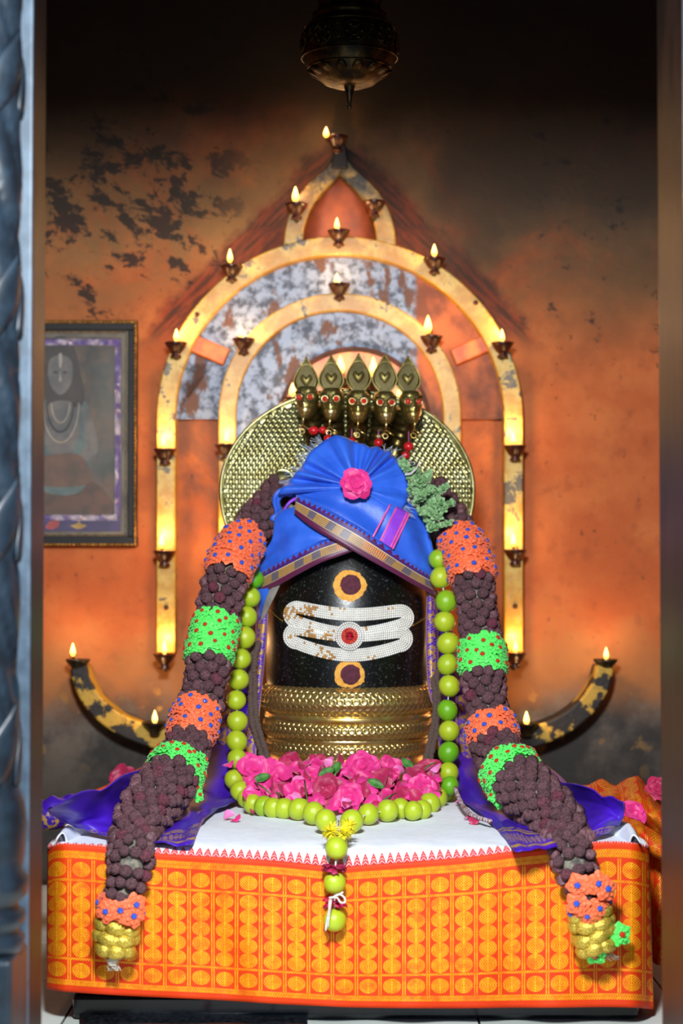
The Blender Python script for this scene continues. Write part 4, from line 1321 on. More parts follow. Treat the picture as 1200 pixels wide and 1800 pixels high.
# violet stripe with pink lines running down the right wrap
def strip(a0, a1, b0, b1, off, mat, name):
    rws, uv = ruled([a0, a1], [b0, b1], 6, 14, lambda px, py, u, v: dome(px, py, off))
    MB().grid(rws).build(name, mat, tur, solid=0.001)
def lx(t, a, b): return (lerp(a[0], b[0], t), lerp(a[1], b[1], t))
strip((668, 951), (691, 966), (697, 890), (721, 902), 0.0215, MAT['purple_band'], 'violet_stripe')
for a, b in (((655, 944), (686, 886)), ((668, 951), (697, 891)), ((690, 965), (720, 902)), ((686, 962), (716, 900))):
    strip((a[0] - 1.3, a[1] - .5), (a[0] + 1.3, a[1] + .8), (b[0] - 1.3, b[1] - .5), (b[0] + 1.3, b[1] + .8), 0.0232, MAT['pink_line'], 'pink_line')
# pleated fan
FC = (626, 856)
bound = [(-186, 138), (-178, 124), (-166, 106), (-150, 100), (-135, 101), (-122, 99), (-112, 97), (-98, 84), (-84, 76), (-72, 74), (-60, 80), (-48, 84), (-34, 86), (-20, 90), (-6, 92), (8, 92), (22, 90), (32, 92)]
def bnd(a):
    for (a0, r0), (a1, r1) in zip(bound, bound[1:]):
        if a <= a1: return lerp(r0, r1, (a - a0) / (a1 - a0))
    return bound[-1][1]
NA = 200; NR_ = 16
phs = [0.0]
for i in range(NA): phs.append(phs[-1] + 2 * PI * (9 + 5 * math.sin(i * 0.06 + 1.0)) / NA)
rows = []
for j in range(NR_):
    f = (j + 0.6) / (NR_ - 0.4)
    r_ = []
    for i in range(NA):
        a = lerp(-186, 32, i / (NA - 1)); ar = math.radians(a)
        rad = bnd(a) * f * (1 + 0.015 * math.sin(phs[i]) * f)
        px = FC[0] + rad * math.cos(ar); py = FC[1] + rad * math.sin(ar)
        w0 = math.sin(phs[i]); w0 = math.copysign(abs(w0) ** 0.7, w0)
        amp = 0.0150 * math.sin(min(f, 1) * 2.0) * (0.6 + 0.4 * math.sin(i * 0.11))
        d = 3.640 + 0.028 * f + 0.018 * f * f * clamp(-math.sin(ar)) - amp * w0
        if py > 850: d = min(d, dome(px, py, 0.020).y)
        r_.append(P(px, py, d))
    rows.append(r_)
MB().grid(rows).build('pleated_fan', MAT['blue'], tur, solid=0.002)
# frayed threads on the fan edge
MAT['fray'] = simple('pale_blue_threads', '#9fb6d8', '#cfd8e6', 0.8, scale=60)
q = MB()
for k in range(120):
    i = R.choice([R.randint(8, 55), R.randint(120, 199)])
    a = rows[-1][i]
    dirv = (rows[-1][i] - rows[-3][i]).normalized()
    L = R.uniform(0.008, 0.024)
    j1 = Vector((R.uniform(-1, 1), R.uniform(-.6, .3), R.uniform(-1, .6))) * 0.010
    q.tube([a, a + dirv * L * 0.5 + j1 * 0.4, a + dirv * L + j1], 0.00038, 4, caps=False)
o = q.build('frayed_edge', MAT['fray'], tur, fixn=False); o['kind'] = 'stuff'
# knot and tail on the left
def px_tube(pts, rad, name, mat, par, n=8, m=24):
    w = resample([P(*p) for p in pts], m)
    rr = rad if hasattr(rad, '__len__') else [rad] * 2
    rr = [lerp(rr[0], rr[-1], i / (m - 1)) if len(rr) == 2 else spline([Vector((x, 0)) for x in rr], i / (m - 1)).x for i in range(m)]
    return MB().tube(w, rr, n).build(name, mat, par)
px_tube([(520, 872, 3.70), (500, 868, 3.69), (488, 880, 3.69), (492, 900, 3.70), (484, 908, 3.71)], [0.006, 0.004], 'knot_strand', MAT['blue'], tur)
px_tube([(512, 860, 3.70), (492, 862, 3.69), (482, 878, 3.69), (486, 902, 3.70), (478, 912, 3.70), (492, 914, 3.70)], [0.004, 0.005], 'knot_strand', MAT['blue'], tur)
px_tube([(520, 876, 3.69), (508, 884, 3.685), (498, 898, 3.685)], [0.004, 0.002], 'knot_strand', MAT['purple_band'], tur)
px_tube([(505, 888, 3.70), (515, 896, 3.69), (500, 905, 3.70)], [0.006, 0.006], 'knot_strand', MAT['grey_silk'], tur)
rows, uv = patch([[P(452, 1036, 3.70), P(468, 1034, 3.685), P(486, 1028, 3.675)], [P(452, 1060, 3.71), P(464, 1056, 3.69), P(480, 1046, 3.68)],
                  [P(453, 1088, 3.72), P(460, 1084, 3.70), P(470, 1074, 3.69)], [P(452, 1112, 3.735), P(456, 1110, 3.72), P(462, 1104, 3.71)]], 16, 24)
MB().grid(rows).build('tail', MAT['blue'], tur, solid=0.002)
rows, uv = patch([[P(474, 1036, 3.676), P(484, 1030, 3.67), P(494, 1024, 3.668)], [P(464, 1062, 3.69), P(474, 1056, 3.682), P(484, 1046, 3.675)],
                  [P(458, 1090, 3.70), P(464, 1084, 3.695), P(470, 1074, 3.69)], [P(454, 1112, 3.73), P(458, 1106, 3.715), P(461, 1098, 3.71)]], 12, 20)
MB().grid(rows).build('tail_lining', MAT['grey_silk'], tur, solid=0.002)

# ================================================================ purple sari
def purple_material():
    g = G('violet_silk_with_gold_weave')
    u, v, _ = g.xyz('UV')
    n = g.noise(9.0, 4); n2 = g.noise(70.0, 3)
    col = g.mix(g.ss(n, 0.38, 0.66), C('#36109a'), C('#4416b4'))
    col = g.mix(g.ss(g.noise(22.0, 4, 0.7), 0.60, 0.70) * 0.45, col, C('#4c1c4e'))
    specks = g.ss(g.noise(330.0, 2, 0.5), 0.70, 0.74) * g.ss(g.noise(10.0, 3), 0.50, 0.62)
    col = g.mix(specks, col, C('#c09a48'))
    # border near v = 1: lines, paisley row, lines
    U = u * 100.0; Vv = v * 100.0
    ln = ((Vv - 82.0).abs() < 0.8).max((Vv - 96.0).abs() < 0.9).max((Vv - 79.6).abs() < 0.5)
    mo = ((((U / 3.6).frac() - 0.5).abs() * 2.0) * (((U / 3.6).frac() - 0.5).abs() * 2.0) + ((Vv - 89.0) / 5.2) * ((Vv - 89.0) / 5.2)) < 0.75
    hatch = (((U * 2.0 + Vv) / 2.0).frac() > 0.45)
    m = ln.max(mo * hatch) * g.ss(n2, 0.36, 0.48)
    col = g.mix(m, col, C('#c8a050'))
    g.bump(n2 * 0.2 + g.noise(16.0, 3), 0.10, 0.006)
    return g.set(col, 0.46, m * 0.4, Sheen_Weight=0.0)
MAT['purple'] = purple_material()
def gold_edge_material():
    g = G('violet_and_gold_sari_border')
    u, v, _ = g.xyz('UV')
    U = u * 10.0; Vv = v * 60.0
    n = g.noise(110.0, 3, 0.6)
    bars = ((Vv * 1.2 + U * 0.25).frac() < 0.16)
    edge = (U < 1.1).max(U > 8.8)
    mo = g.ss(n, 0.47, 0.53) * (U > 2.0) * (U < 7.6)
    m = bars.max(edge * (((Vv * 5.0).frac()) > 0.3)).max(mo)
    col = g.mix(m, C('#4416b0'), C('#c09448'))
    return g.set(col, 0.45, m * 0.3)
MAT['purple_gold'] = gold_edge_material()
sari = thing('purple_sari', P(600, 1380, 3.7), 'purple silk sari with gold border draped down both sides of the stone', 'cloth')
def fold(amp, fx, fy, seed):
    return lambda u, v, p: Vector((0, -amp * math.sin(u * fx + v * fy + seed) - amp * 0.7 * nz((u * 6, v * 6, 0), 1.0, seed), amp * 0.5 * nz((u * 5, v * 5, 0), 1.0, seed + 3)))
# --- left
PL = lambda x, y, h=0.006: plat(x, y, h)
ctrl = [[P(440, 1040, 3.80), P(450, 1040, 3.76), P(462, 1040, 3.735)],
        [P(415, 1130, 3.82), P(437, 1130, 3.76), P(462, 1130, 3.73)],
        [P(392, 1205, 3.83), P(424, 1205, 3.76), P(456, 1205, 3.72)],
        [P(360, 1275, 3.82), P(408, 1280, 3.72), P(446, 1285, 3.69)],
        [P(312, 1325, 3.78), P(385, 1335, 3.66), P(440, 1345, 3.62)],
        [P(270, 1362, 3.72), P(360, 1385, PL(360, 1385, .03).y), P(428, 1392, PL(428, 1392, .02).y)],
        [P(230, 1395, PL(230, 1395, .05).y), P(340, 1420, PL(340, 1420, .012).y), P(418, 1408, PL(418, 1408, .008).y)]]
rows, uv = patch(ctrl, 40, 70, fold(0.006, 9, 3, 0.4)); MB().grid(rows, [[(a, b * 0.7) for a, b in r] for r in uv]).build('drape', MAT['purple'], sari, solid=0.002)
# gold-edged strip beside the stone
ctrl = [[P(452, 1060, 3.72), P(464, 1060, 3.70), P(472, 1062, 3.70)], [P(448, 1130, 3.72), P(458, 1130, 3.695), P(468, 1132, 3.70)],
        [P(443, 1210, 3.71), P(452, 1210, 3.685), P(460, 1212, 3.69)], [P(428, 1300, 3.66), P(440, 1300, 3.64), P(452, 1302, 3.64)], [P(424, 1345, 3.63), P(436, 1345, 3.61), P(450, 1345, 3.61)]]
rows, uv = patch(ctrl, 14, 60); MB().grid(rows, uv).build('gold_border', MAT['purple_gold'], sari, solid=0.002)
ctrl = [[P(402, 1195, 3.79), P(412, 1195, 3.765), P(424, 1195, 3.75)], [P(386, 1240, 3.775), P(402, 1245, 3.745), P(420, 1248, 3.73)], [P(376, 1282, 3.74), P(398, 1290, 3.71), P(420, 1296, 3.70)], [P(372, 1300, 3.72), P(398, 1312, 3.69), P(420, 1318, 3.685)]]
rows, uv = patch(ctrl, 16, 40); MB().grid(rows, uv).build('gold_border', MAT['purple_gold'], sari, solid=0.002)
# spread over the altar to the left, hem over the front edge
ctrl = [[PL(92, 1418, .075), PL(164, 1394, .08), PL(226, 1368, .085), PL(290, 1330, .09), PL(345, 1370, .02), PL(425, 1398, .010)],
        [PL(84, 1430, .06), PL(150, 1425, .05), PL(230, 1415, .035), PL(310, 1395, .02), PL(365, 1405, .018), PL(432, 1405, .006)],
        [PL(96, 1440, .04), PL(165, 1445, .025), PL(240, 1448, .014), PL(312, 1430, .012), PL(352, 1424, .016), PL(408, 1414, .008)],
        [PL(130, 1452, .02), PL(185, 1462, .012), PL(248, 1468, .010), PL(312, 1458, .010), PL(348, 1442, .010), PL(378, 1424, .006)],
        [PL(150, 1458, .012), PL(190, 1470, .010), PL(255, 1480, .008), PL(310, 1484, .007), PL(338, 1483, .006), PL(345, 1452, .006)]]
rows, uv = patch(ctrl, 80, 50, lambda u, v, p: Vector((0, 0, 0.008 * abs(math.sin(u * 13 + v * 4)) * (1 - v) + 0.005 * nz((u * 9, v * 7, 0), 1.0, 2.0))))
MB().grid(rows, uv).build('spread_end', MAT['purple'], sari, solid=0.002)
rw = resample([P(56, 1432, 3.36), P(90, 1428, 3.34), P(120, 1424, 3.36), P(150, 1436, 3.34)], 24)
MB().tube(rw, [0.026 + 0.004 * math.sin(i * 0.9) for i in range(24)], 16).build('rolled_end', MAT['purple'], sari)
MB().tube([p + Vector((0, -0.004, -0.006)) for p in rw[2:15]], [0.025] * 13, 16).build('rolled_border', simple('violet_gold_speckle', '#34108e', '#a8823c', 0.45, scale=90, lo=0.48, hi=0.60), sari)
px_tube([(130, 1408, 3.66), (190, 1384, 3.70), (245, 1355, 3.74), (290, 1328, 3.78)], [0.006, 0.005], 'orange_under_edge', simple('orange_cloth_edge', '#b02c0c', '#d04a14', 0.6, scale=40), sari)
# --- right
ctrl = [[P(752, 1040, 3.735), P(764, 1040, 3.76), P(776, 1040, 3.80)],
        [P(752, 1130, 3.73), P(774, 1130, 3.76), P(800, 1130, 3.82)],
        [P(758, 1205, 3.72), P(786, 1205, 3.76), P(824, 1205, 3.83)],
        [P(772, 1285, 3.69), P(806, 1280, 3.72), P(880, 1272, 3.83)],
        [P(790, 1345, 3.62), P(836, 1340, 3.66), P(925, 1318, 3.80)],
        [P(800, 1392, PL(800, 1392, .02).y), P(860, 1390, PL(860, 1390, .03).y), P(985, 1366, 3.72)],
        [P(806, 1412, PL(806, 1412, .008).y), P(880, 1420, PL(880, 1420, .012).y), P(1010, 1398, PL(1010, 1398, .05).y)]]
rows, uv = patch(ctrl, 44, 70, fold(0.006, 9, -3, 1.4)); MB().grid(rows, [[(a, b * 0.7) for a, b in r] for r in uv]).build('drape', MAT['purple'], sari, solid=0.002)
ctrl = [[P(750, 1040, 3.70), P(758, 1040, 3.695), P(768, 1040, 3.72)], [P(748, 1120, 3.70), P(758, 1120, 3.695), P(770, 1120, 3.71)],
        [P(752, 1210, 3.69), P(762, 1210, 3.685), P(772, 1210, 3.70)], [P(766, 1260, 3.67), P(776, 1262, 3.66), P(784, 1262, 3.67)], [P(772, 1330, 3.63), P(784, 1330, 3.62), P(796, 1330, 3.63)]]
rows, uv = patch(ctrl, 14, 60); MB().grid(rows, uv).build('gold_border', MAT['purple_gold'], sari, solid=0.002)
ctrl = [[P(800, 1225, 3.75), P(812, 1222, 3.76), P(822, 1220, 3.78)], [P(800, 1275, 3.71), P(816, 1270, 3.72), P(830, 1265, 3.74)], [P(802, 1320, 3.67), P(818, 1318, 3.675), P(836, 1314, 3.70)], [P(804, 1345, 3.64), P(820, 1345, 3.65), P(838, 1342, 3.67)]]
rows, uv = patch(ctrl, 16, 40); MB().grid(rows, uv).build('gold_border', MAT['purple_gold'], sari, solid=0.002)
ctrl = [[PL(808, 1398, .010), PL(870, 1375, .03), PL(950, 1362, .06), PL(1010, 1385, .07), PL(1060, 1402, .065), PL(1096, 1416, .06)],
        [PL(812, 1412, .006), PL(872, 1402, .018), PL(945, 1402, .03), PL(1012, 1412, .04), PL(1062, 1422, .045), PL(1098, 1428, .045)],
        [PL(840, 1430, .008), PL(885, 1426, .016), PL(950, 1432, .016), PL(1014, 1440, .022), PL(1064, 1442, .03), PL(1094, 1442, .03)],
        [PL(868, 1452, .006), PL(898, 1452, .010), PL(950, 1460, .010), PL(1005, 1462, .012), PL(1045, 1458, .018), PL(1082, 1452, .018)],
        [PL(905, 1496, .006), PL(930, 1494, .007), PL(968, 1490, .007), PL(1010, 1480, .008), PL(1040, 1474, .010), PL(1072, 1462, .010)]]
rows, uv = patch(ctrl, 80, 50, lambda u, v, p: Vector((0, 0, 0.008 * abs(math.sin(u * 12 - v * 4)) * (1 - v) + 0.005 * nz((u * 9, v * 7, 0), 1.0, 6.0))))
MB().grid(rows, uv).build('spread_end', MAT['purple'], sari, solid=0.002)
MAT['cord'] = simple('twisted_edge_cord', '#7a3a2a', '#c8c0cc', 0.7, scale=160)
px_tube([(800, 1385, 3.44), (806, 1402, 3.40), (816, 1420, 3.34), (832, 1434, 3.28), (862, 1444, 3.22)], [0.004, 0.004], 'twisted_cord', MAT['cord'], sari)

# ================================================================ orange sari bundle on the right
MAT['bundle'] = brocade_material('deep_orange_brocade', '#d8380c', '#c42c08', '#d9981c', '#b87410')
bun = thing('orange_sari_bundle', P(1100, 1440, 3.4), 'crumpled deep orange and gold sari heaped beside the right end of the altar', 'cloth')
ctrl = [[P(1000, 1392, 3.74), P(1040, 1376, 3.72), P(1085, 1378, 3.68), P(1118, 1366, 3.64), P(1150, 1392, 3.62), P(1185, 1410, 3.62)],
        [P(1000, 1410, 3.60), P(1045, 1396, 3.58), P(1090, 1400, 3.54), P(1122, 1388, 3.50), P(1156, 1412, 3.50), P(1190, 1430, 3.50)],
        [P(1010, 1432, 3.52), P(1055, 1424, 3.48), P(1096, 1428, 3.44), P(1130, 1420, 3.42), P(1160, 1440, 3.42), P(1190, 1450, 3.42)],
        [P(1040, 1462, 3.50), P(1075, 1456, 3.46), P(1108, 1462, 3.46), P(1138, 1462, 3.46), P(1164, 1478, 3.46), P(1190, 1484, 3.46)]]
rows, uv = patch(ctrl, 60, 44, lambda u, v, p: Vector((0, -0.008 * nz((u * 8, v * 5, 0), 1.0, 9.0), 0.01 * nz((u * 9, v * 4, 0), 1.0, 4.0))))
MB().grid(rows, [[(a * 2.0, 0.7 + b * 1.4) for a, b in r] for r in uv]).build('fold', MAT['bundle'], bun, solid=0.003)
ctrl = [[P(1082, 1446, 3.36), P(1096, 1436, 3.34), P(1124, 1446, 3.30), P(1150, 1462, 3.28), P(1190, 1482, 3.28)],
        [P(1080, 1456, 3.33), P(1098, 1452, 3.30), P(1126, 1464, 3.26), P(1152, 1482, 3.25), P(1190, 1502, 3.25)],
        [P(1086, 1464, 3.34), P(1106, 1474, 3.31), P(1130, 1488, 3.28), P(1152, 1504, 3.26), P(1190, 1522, 3.26)],
        [P(1096, 1462, 3.38), P(1116, 1476, 3.37), P(1138, 1490, 3.35), P(1156, 1502, 3.34), P(1190, 1516, 3.34)]]
rows, uv = patch(ctrl, 40, 30, lambda u, v, p: Vector((0, 0, 0.003 * nz((u * 9, v * 4, 0), 1.0, 1.0))))
MB().grid(rows, [[(a * 1.4, 0.72 + b * 0.7) for a, b in r] for r in uv]).build('roll', MAT['bundle'], bun, solid=0.004)
ctrl = [[P(1128, 1500, 3.40), P(1150, 1500, 3.36), P(1176, 1504, 3.34)], [P(1130, 1580, 3.38), P(1150, 1580, 3.33), P(1178, 1580, 3.34)],
        [P(1134, 1640, 3.36), P(1154, 1650, 3.30), P(1178, 1640, 3.32)], [P(1136, 1690, 3.34), P(1156, 1694, 3.30), P(1178, 1690, 3.30)]]
rows, uv = patch(ctrl, 20, 40, fold(0.012, 11, 2, 0.0))
MB().grid(rows, [[(a * 0.9, 0.7 + b * 1.5) for a, b in r] for r in uv]).build('hanging_end', MAT['bundle'], bun, solid=0.003)

# ================================================================ bead garland with ribbon flowers
def bead_mesh(seed, sub=2):
    bm = bmesh.new()
    bmesh.ops.create_icosphere(bm, subdivisions=sub + 1, radius=1.0)
    for v in bm.verts:
        p = v.co.normalized()
        a = math.atan2(p.y, p.x)
        k = 1 + 0.12 * nz(p, 4.2, seed) + 0.13 * nz(p, 9.5, seed + 2) - 0.10 * max(0, 1 - abs(math.sin(2.5 * a + seed)) * 7) * (1 - p.z * p.z)
        v.co = Vector((p.x, p.y, p.z * 0.9)) * k
    me = bpy.data.meshes.new('bead'); bm.to_mesh(me); bm.free()
    me.polygons.foreach_set('use_smooth', [True] * len(me.polygons))
    return me
grd = G('dark_rudraksha')
rn = grd.noise(3.2, 4, 0.7)
rr = grd.rnd()
rc_ = grd.mix(rr, C('#6a464c'), C('#7e565c'))
rc_ = grd.mix(grd.ss(rr, 0.86, 0.97), rc_, C('#80364a'))
rc_ = grd.mix(grd.ss(rn, 0.42, 0.66), rc_, C('#3c2428'))
grd.bump(grd.noise(7.0, 4, 0.7), 0.5, 0.12)
MAT['rudra'] = grd.set(rc_, 0.62)
beads = [bead_mesh(i * 1.7, 3) for i in range(4)]
for b in beads: b.materials.append(MAT['rudra'])
MAT['core'] = simple('pale_fibre_core', '#4a4440', '#8a8474', 0.9, scale=70)
MAT['rib_o'] = simple('orange_ribbon', '#f4562a', '#fb7a44', 0.55, scale=60, Sheen_Weight=0.3)
MAT['rib_g'] = simple('green_ribbon', '#3fe04a', '#63f06a', 0.55, scale=60, Sheen_Weight=0.3)
def jewel_mat(n, a, b):
    return simple(n, a, b, 0.08, scale=300)
MAT['gem_b'] = jewel_mat('blue_glass_gem', '#1c2fb4', '#3a6ce0'); MAT['gem_r'] = jewel_mat('red_glass_gem', '#a81c14', '#d8402c')
def ribbon_flower(seed, mat):
    rg = random.Random(seed); mb = MB()
    n = 30
    for (r0, r1, z0, z1, lob, amp) in ((0.25, 1.0, 0.15, 0.42, 5, 0.13), (0.18, 0.72, 0.25, 0.66, 4, 0.12), (0.10, 0.45, 0.32, 0.74, 3, 0.10)):
        ph = rg.uniform(0, 6)
        rows = []
        for i in range(5):
            t = i / 4
            rows.append([((lerp(r0, r1, t) * (1 + amp * t * math.sin(lob * a + ph) + 0.05 * t * math.sin(11 * a))) * math.cos(a),
                          (lerp(r0, r1, t) * (1 + amp * t * math.sin(lob * a + ph) + 0.05 * t * math.sin(11 * a))) * math.sin(a),
                          lerp(z0, z1, t ** 0.6) + 0.10 * t * math.sin(lob * a * 2 + ph) - 0.22 * t ** 4) for a in [2 * PI * k / n for k in range(n + 1)]])
        mb.grid(rows)
    mb.ball((0, 0, 0.1), 0.5, 10, 6, (1, 1, 0.5))
    me = mb.mesh('ribbon_flower'); me.materials.append(mat); return me
fl_o = [ribbon_flower(i, MAT['rib_o']) for i in range(3)]; fl_g = [ribbon_flower(10 + i, MAT['rib_g']) for i in range(3)]
def gem_mesh(mat):
    mb = MB().lathe([(0.24, 0.50), (0.27, 0.62), (0.20, 0.74), (0.10, 0.78), (0, 0.78)], (0, 0, 0), 8)
    me = mb.mesh('gem', smooth=False); me.materials.append(mat); return me
gm_b, gm_r = gem_mesh(MAT['gem_b']), gem_mesh(MAT['gem_r'])
cl = MB()
for k in range(8):
    a = 2 * PI * k / 8; cl.ball((0.30 * math.cos(a), 0.30 * math.sin(a), 0.64), 0.055, 6, 4)
claw_me = cl.mesh('gem_setting'); claw_me.materials.append(MAT['frame_gold'])
def strand_frames(pts, n=400):
    w = resample([P(*p[:3]) for p in pts], n)
    rad = [spline([Vector((p[3], 0)) for p in pts], i / (n - 1)).x * mpp(pts[0][2]) for i in range(n)]
    rad = []
    for i in range(n):
        t = i / (n - 1)
        rad.append(spline([Vector((p[3] * mpp(p[2]), 0)) for p in pts], t).x)
    s = [0.0]
    for a, b in zip(w, w[1:]): s.append(s[-1] + (b - a).length)
    return w, rad, s
def at_s(fr_, q):
    w, rad, s = fr_
    lo, hi = 0, len(s) - 1
    while hi - lo > 1:
        m = (lo + hi) // 2
        if s[m] <= q: lo = m
        else: hi = m
    t = (q - s[lo]) / max(1e-9, s[hi] - s[lo])
    p = w[lo].lerp(w[hi], t)
    tan = (w[min(hi + 3, len(w) - 1)] - w[max(lo - 3, 0)]).normalized()
    return p, tan, lerp(rad[lo], rad[hi], t)
def s_of_py(fr_, pyv, pts):
    """arc length where the strand passes a control parameter (index along pts)"""
    w, rad, s = fr_
    return s[int(clamp(pyv / (len(pts) - 1)) * (len(s) - 1))]
gar = thing('rudraksha_garland', P(600, 1350, 3.5), 'long garland of dark brown rudraksha beads with orange and green ribbon flower bands', 'garland')
BR = 0.0117
bead_items = []; core = MB()
flower_n = [0]
def flower(par, loc, nrm, r_, col):
    fm = R.choice(fl_o if col == 'o' else fl_g)
    m = frame_m(loc, nrm, R.uniform(0, 6.28), r_)
    f = inst('ribbon_flower', fm, par, m)
    f.matrix_parent_inverse = Matrix.Identity(4)
    g_ = bpy.data.objects.new('gem', gm_b if col == 'o' else gm_r); COL.objects.link(g_); g_.parent = f; g_.matrix_local = Matrix.Rotation(R.uniform(0, 1), 4, 'Z')
    c_ = bpy.data.objects.new('gem_setting', claw_me); COL.objects.link(c_); c_.parent = f
    return f
def strand(pts, bands, end_s_cut):
    fr_ = strand_frames(pts)
    total = fr_[2][-1]
    s = 0.0
    def band_at(idx):
        for a, b, c_ in bands:
            if a <= idx <= b: return c_
        return None
    # map arc length -> control index
    def idx_of(q):
        lo = 0
        sl = fr_[2]
        import bisect
        i = bisect.bisect(sl, q)
        return i / (len(sl) - 1) * (len(pts) - 1)
    row = 0
    while s < total:
        p, tan, rad = at_s(fr_, s)
        ix = idx_of(s)
        col = band_at(ix)
        ref = Vector((0, -1, 0.2))
        e1 = (ref - tan * ref.dot(tan)).normalized(); e2 = tan.cross(e1)
        if col is None:
            br = BR * (0.84 if ix > 14.6 else 1.0)
            ring = max(rad - br, 0.008)
            n = max(5, int(round(2 * PI * ring / (br * 1.93))))
            for k in range(n):
                a = 2 * PI * (k + 0.5 * (row % 2)) / n + R.uniform(-0.08, 0.08)
                nrm = e1 * math.cos(a) + e2 * math.sin(a)
                loc = p + nrm * (ring + R.uniform(-0.0025, 0.0025)) + tan * R.uniform(-0.002, 0.002)
                if loc.z < CLOTH_Z + 0.012 and loc.y > 3.0: loc.z = CLOTH_Z + 0.012 + R.uniform(0, 0.003)
                sc = br * R.uniform(0.90, 1.06)
                m = Matrix.Translation(loc) @ Matrix(((1,0,0),(0,1,0),(0,0,1))).to_4x4() @ Matrix.Rotation(R.uniform(0, 6), 4, Vector((R.random(), R.random(), R.random() + .1)).normalized()) @ Matrix.Diagonal((sc, sc, sc, 1))
                if math.cos(a) < -0.55 : continue
                vis = nrm.dot((Vector((0, 0, EYE)) - loc).normalized())
                bead_items.append((m, vis, R.randrange(4)))
            s += br * (1.95 if 10 < ix < 14.6 else 1.80)
        else:
            ring = rad - 0.002
            fr2 = 0.0160 if col == 'o' else 0.0150
            n = max(6, int(round(2 * PI * ring / (fr2 * 1.5))))
            for k in range(n):
                a = 2 * PI * (k + 0.5 * (row % 2)) / n + R.uniform(-0.1, 0.1)
                if math.cos(a) < -0.5: continue
                nrm = (e1 * math.cos(a) + e2 * math.sin(a) + tan * R.uniform(-0.15, 0.15)).normalized()
                loc = p + nrm * (ring - 0.004 + R.uniform(-0.001, 0.002)) + tan * R.uniform(-0.003, 0.003)
                flower(gar, loc, nrm, fr2 * R.uniform(0.92, 1.12), col)
            s += fr2 * 1.42
        row += 1
    core.tube(fr_[0], [max(0.004, r_ - BR * 1.5) for r_ in fr_[1]], 10)
    for a, b, c_ in bands:      # a ribbon sleeve under each flower band
        i0 = int(a / (len(pts) - 1) * 399); i1 = min(399, int(b / (len(pts) - 1) * 399))
        MB().tube(fr_[0][i0:i1 + 1], [r_ * 0.90 for r_ in fr_[1][i0:i1 + 1]], 20).build('ribbon_sleeve', MAT['rib_o' if c_ == 'o' else 'rib_g'], gar)
    return fr_
def on_plat_d(px, py, rad_px):
    """depth so that a strand of this radius rests on the cloth"""
    h = rad_px * mpp(3.35)
    return plat(px, py, h * 0.9).y
LP = [(492, 868, 3.8, 36), (462, 905, 3.74, 38), (432, 945, 3.69, 38), (408, 985, 3.63, 40), (392, 1035, 3.59, 42), (382, 1085, 3.555, 42), (372, 1130, 3.525, 42), (364, 1180, 3.49, 41), (356, 1225, 3.46, 41),
      (340, 1275, 3.42, 42), (328, 1320, 3.375, 45), (306, 1362, 3.3, 52), (276, 1400, 3.22, 56), (248, 1440, 3.13, 53), (236, 1480, 3.045, 48), (230, 1515, 2.965, 44), (222, 1555, 2.945, 38), (212, 1592, 2.94, 36), (206, 1612, 2.94, 36)]
RP = [(760, 868, 3.8, 36), (780, 905, 3.74, 40), (805, 945, 3.69, 40), (824, 985, 3.63, 40), (834, 1035, 3.59, 39), (840, 1085, 3.555, 39), (847, 1130, 3.525, 40), (848, 1180, 3.49, 41), (854, 1225, 3.46, 40),
      (862, 1275, 3.42, 42), (874, 1320, 3.375, 46), (900, 1362, 3.3, 52), (936, 1398, 3.225, 55), (976, 1438, 3.13, 52), (998, 1480, 3.045, 47), (1008, 1515, 2.965, 42), (1020, 1550, 2.945, 38), (1032, 1585, 2.94, 36), (1038, 1605, 2.94, 36)]
lf = strand(LP, [(2.15, 3.40, 'o'), (5.35, 6.65, 'g'), (8.45, 9.65, 'o'), (10.75, 11.25, 'g'), (17.0, 18.1, 'o')], 0)
rf = strand(RP, [(2.25, 3.65, 'o'), (5.95, 7.15, 'g'), (8.85, 9.80, 'o'), (10.75, 11.35, 'g'), (16.9, 18.1, 'o')], 0)
core.build('fibre_core', MAT['core'], gar)
many('bead', beads, gar, bead_items, limit=300, rest='bead_mass')
# extra curls of green ribbon spilling over the inner sides at the altar
for (px, py, dx_, dy_) in ((318, 1352, .5, .3), (334, 1368, .7, 0), (342, 1385, .8, -.1), (346, 1398, .8, -.2), (334, 1352, .6, .2)):
    flower(gar, P(px, py, 3.28), Vector((dx_, -0.7, 0.3)), 0.013, 'g')
for (px, py, dx_, dy_) in ((888, 1350, -.3, .3), (874, 1364, -.5, 0), (866, 1380, -.7, -.1), (868, 1398, -.8, -.2), (880, 1410, -.6, -.4), (908, 1346, 0, .5)):
    flower(gar, P(px, py, 3.28), Vector((dx_, -0.7, 0.3)), 0.013, 'g')
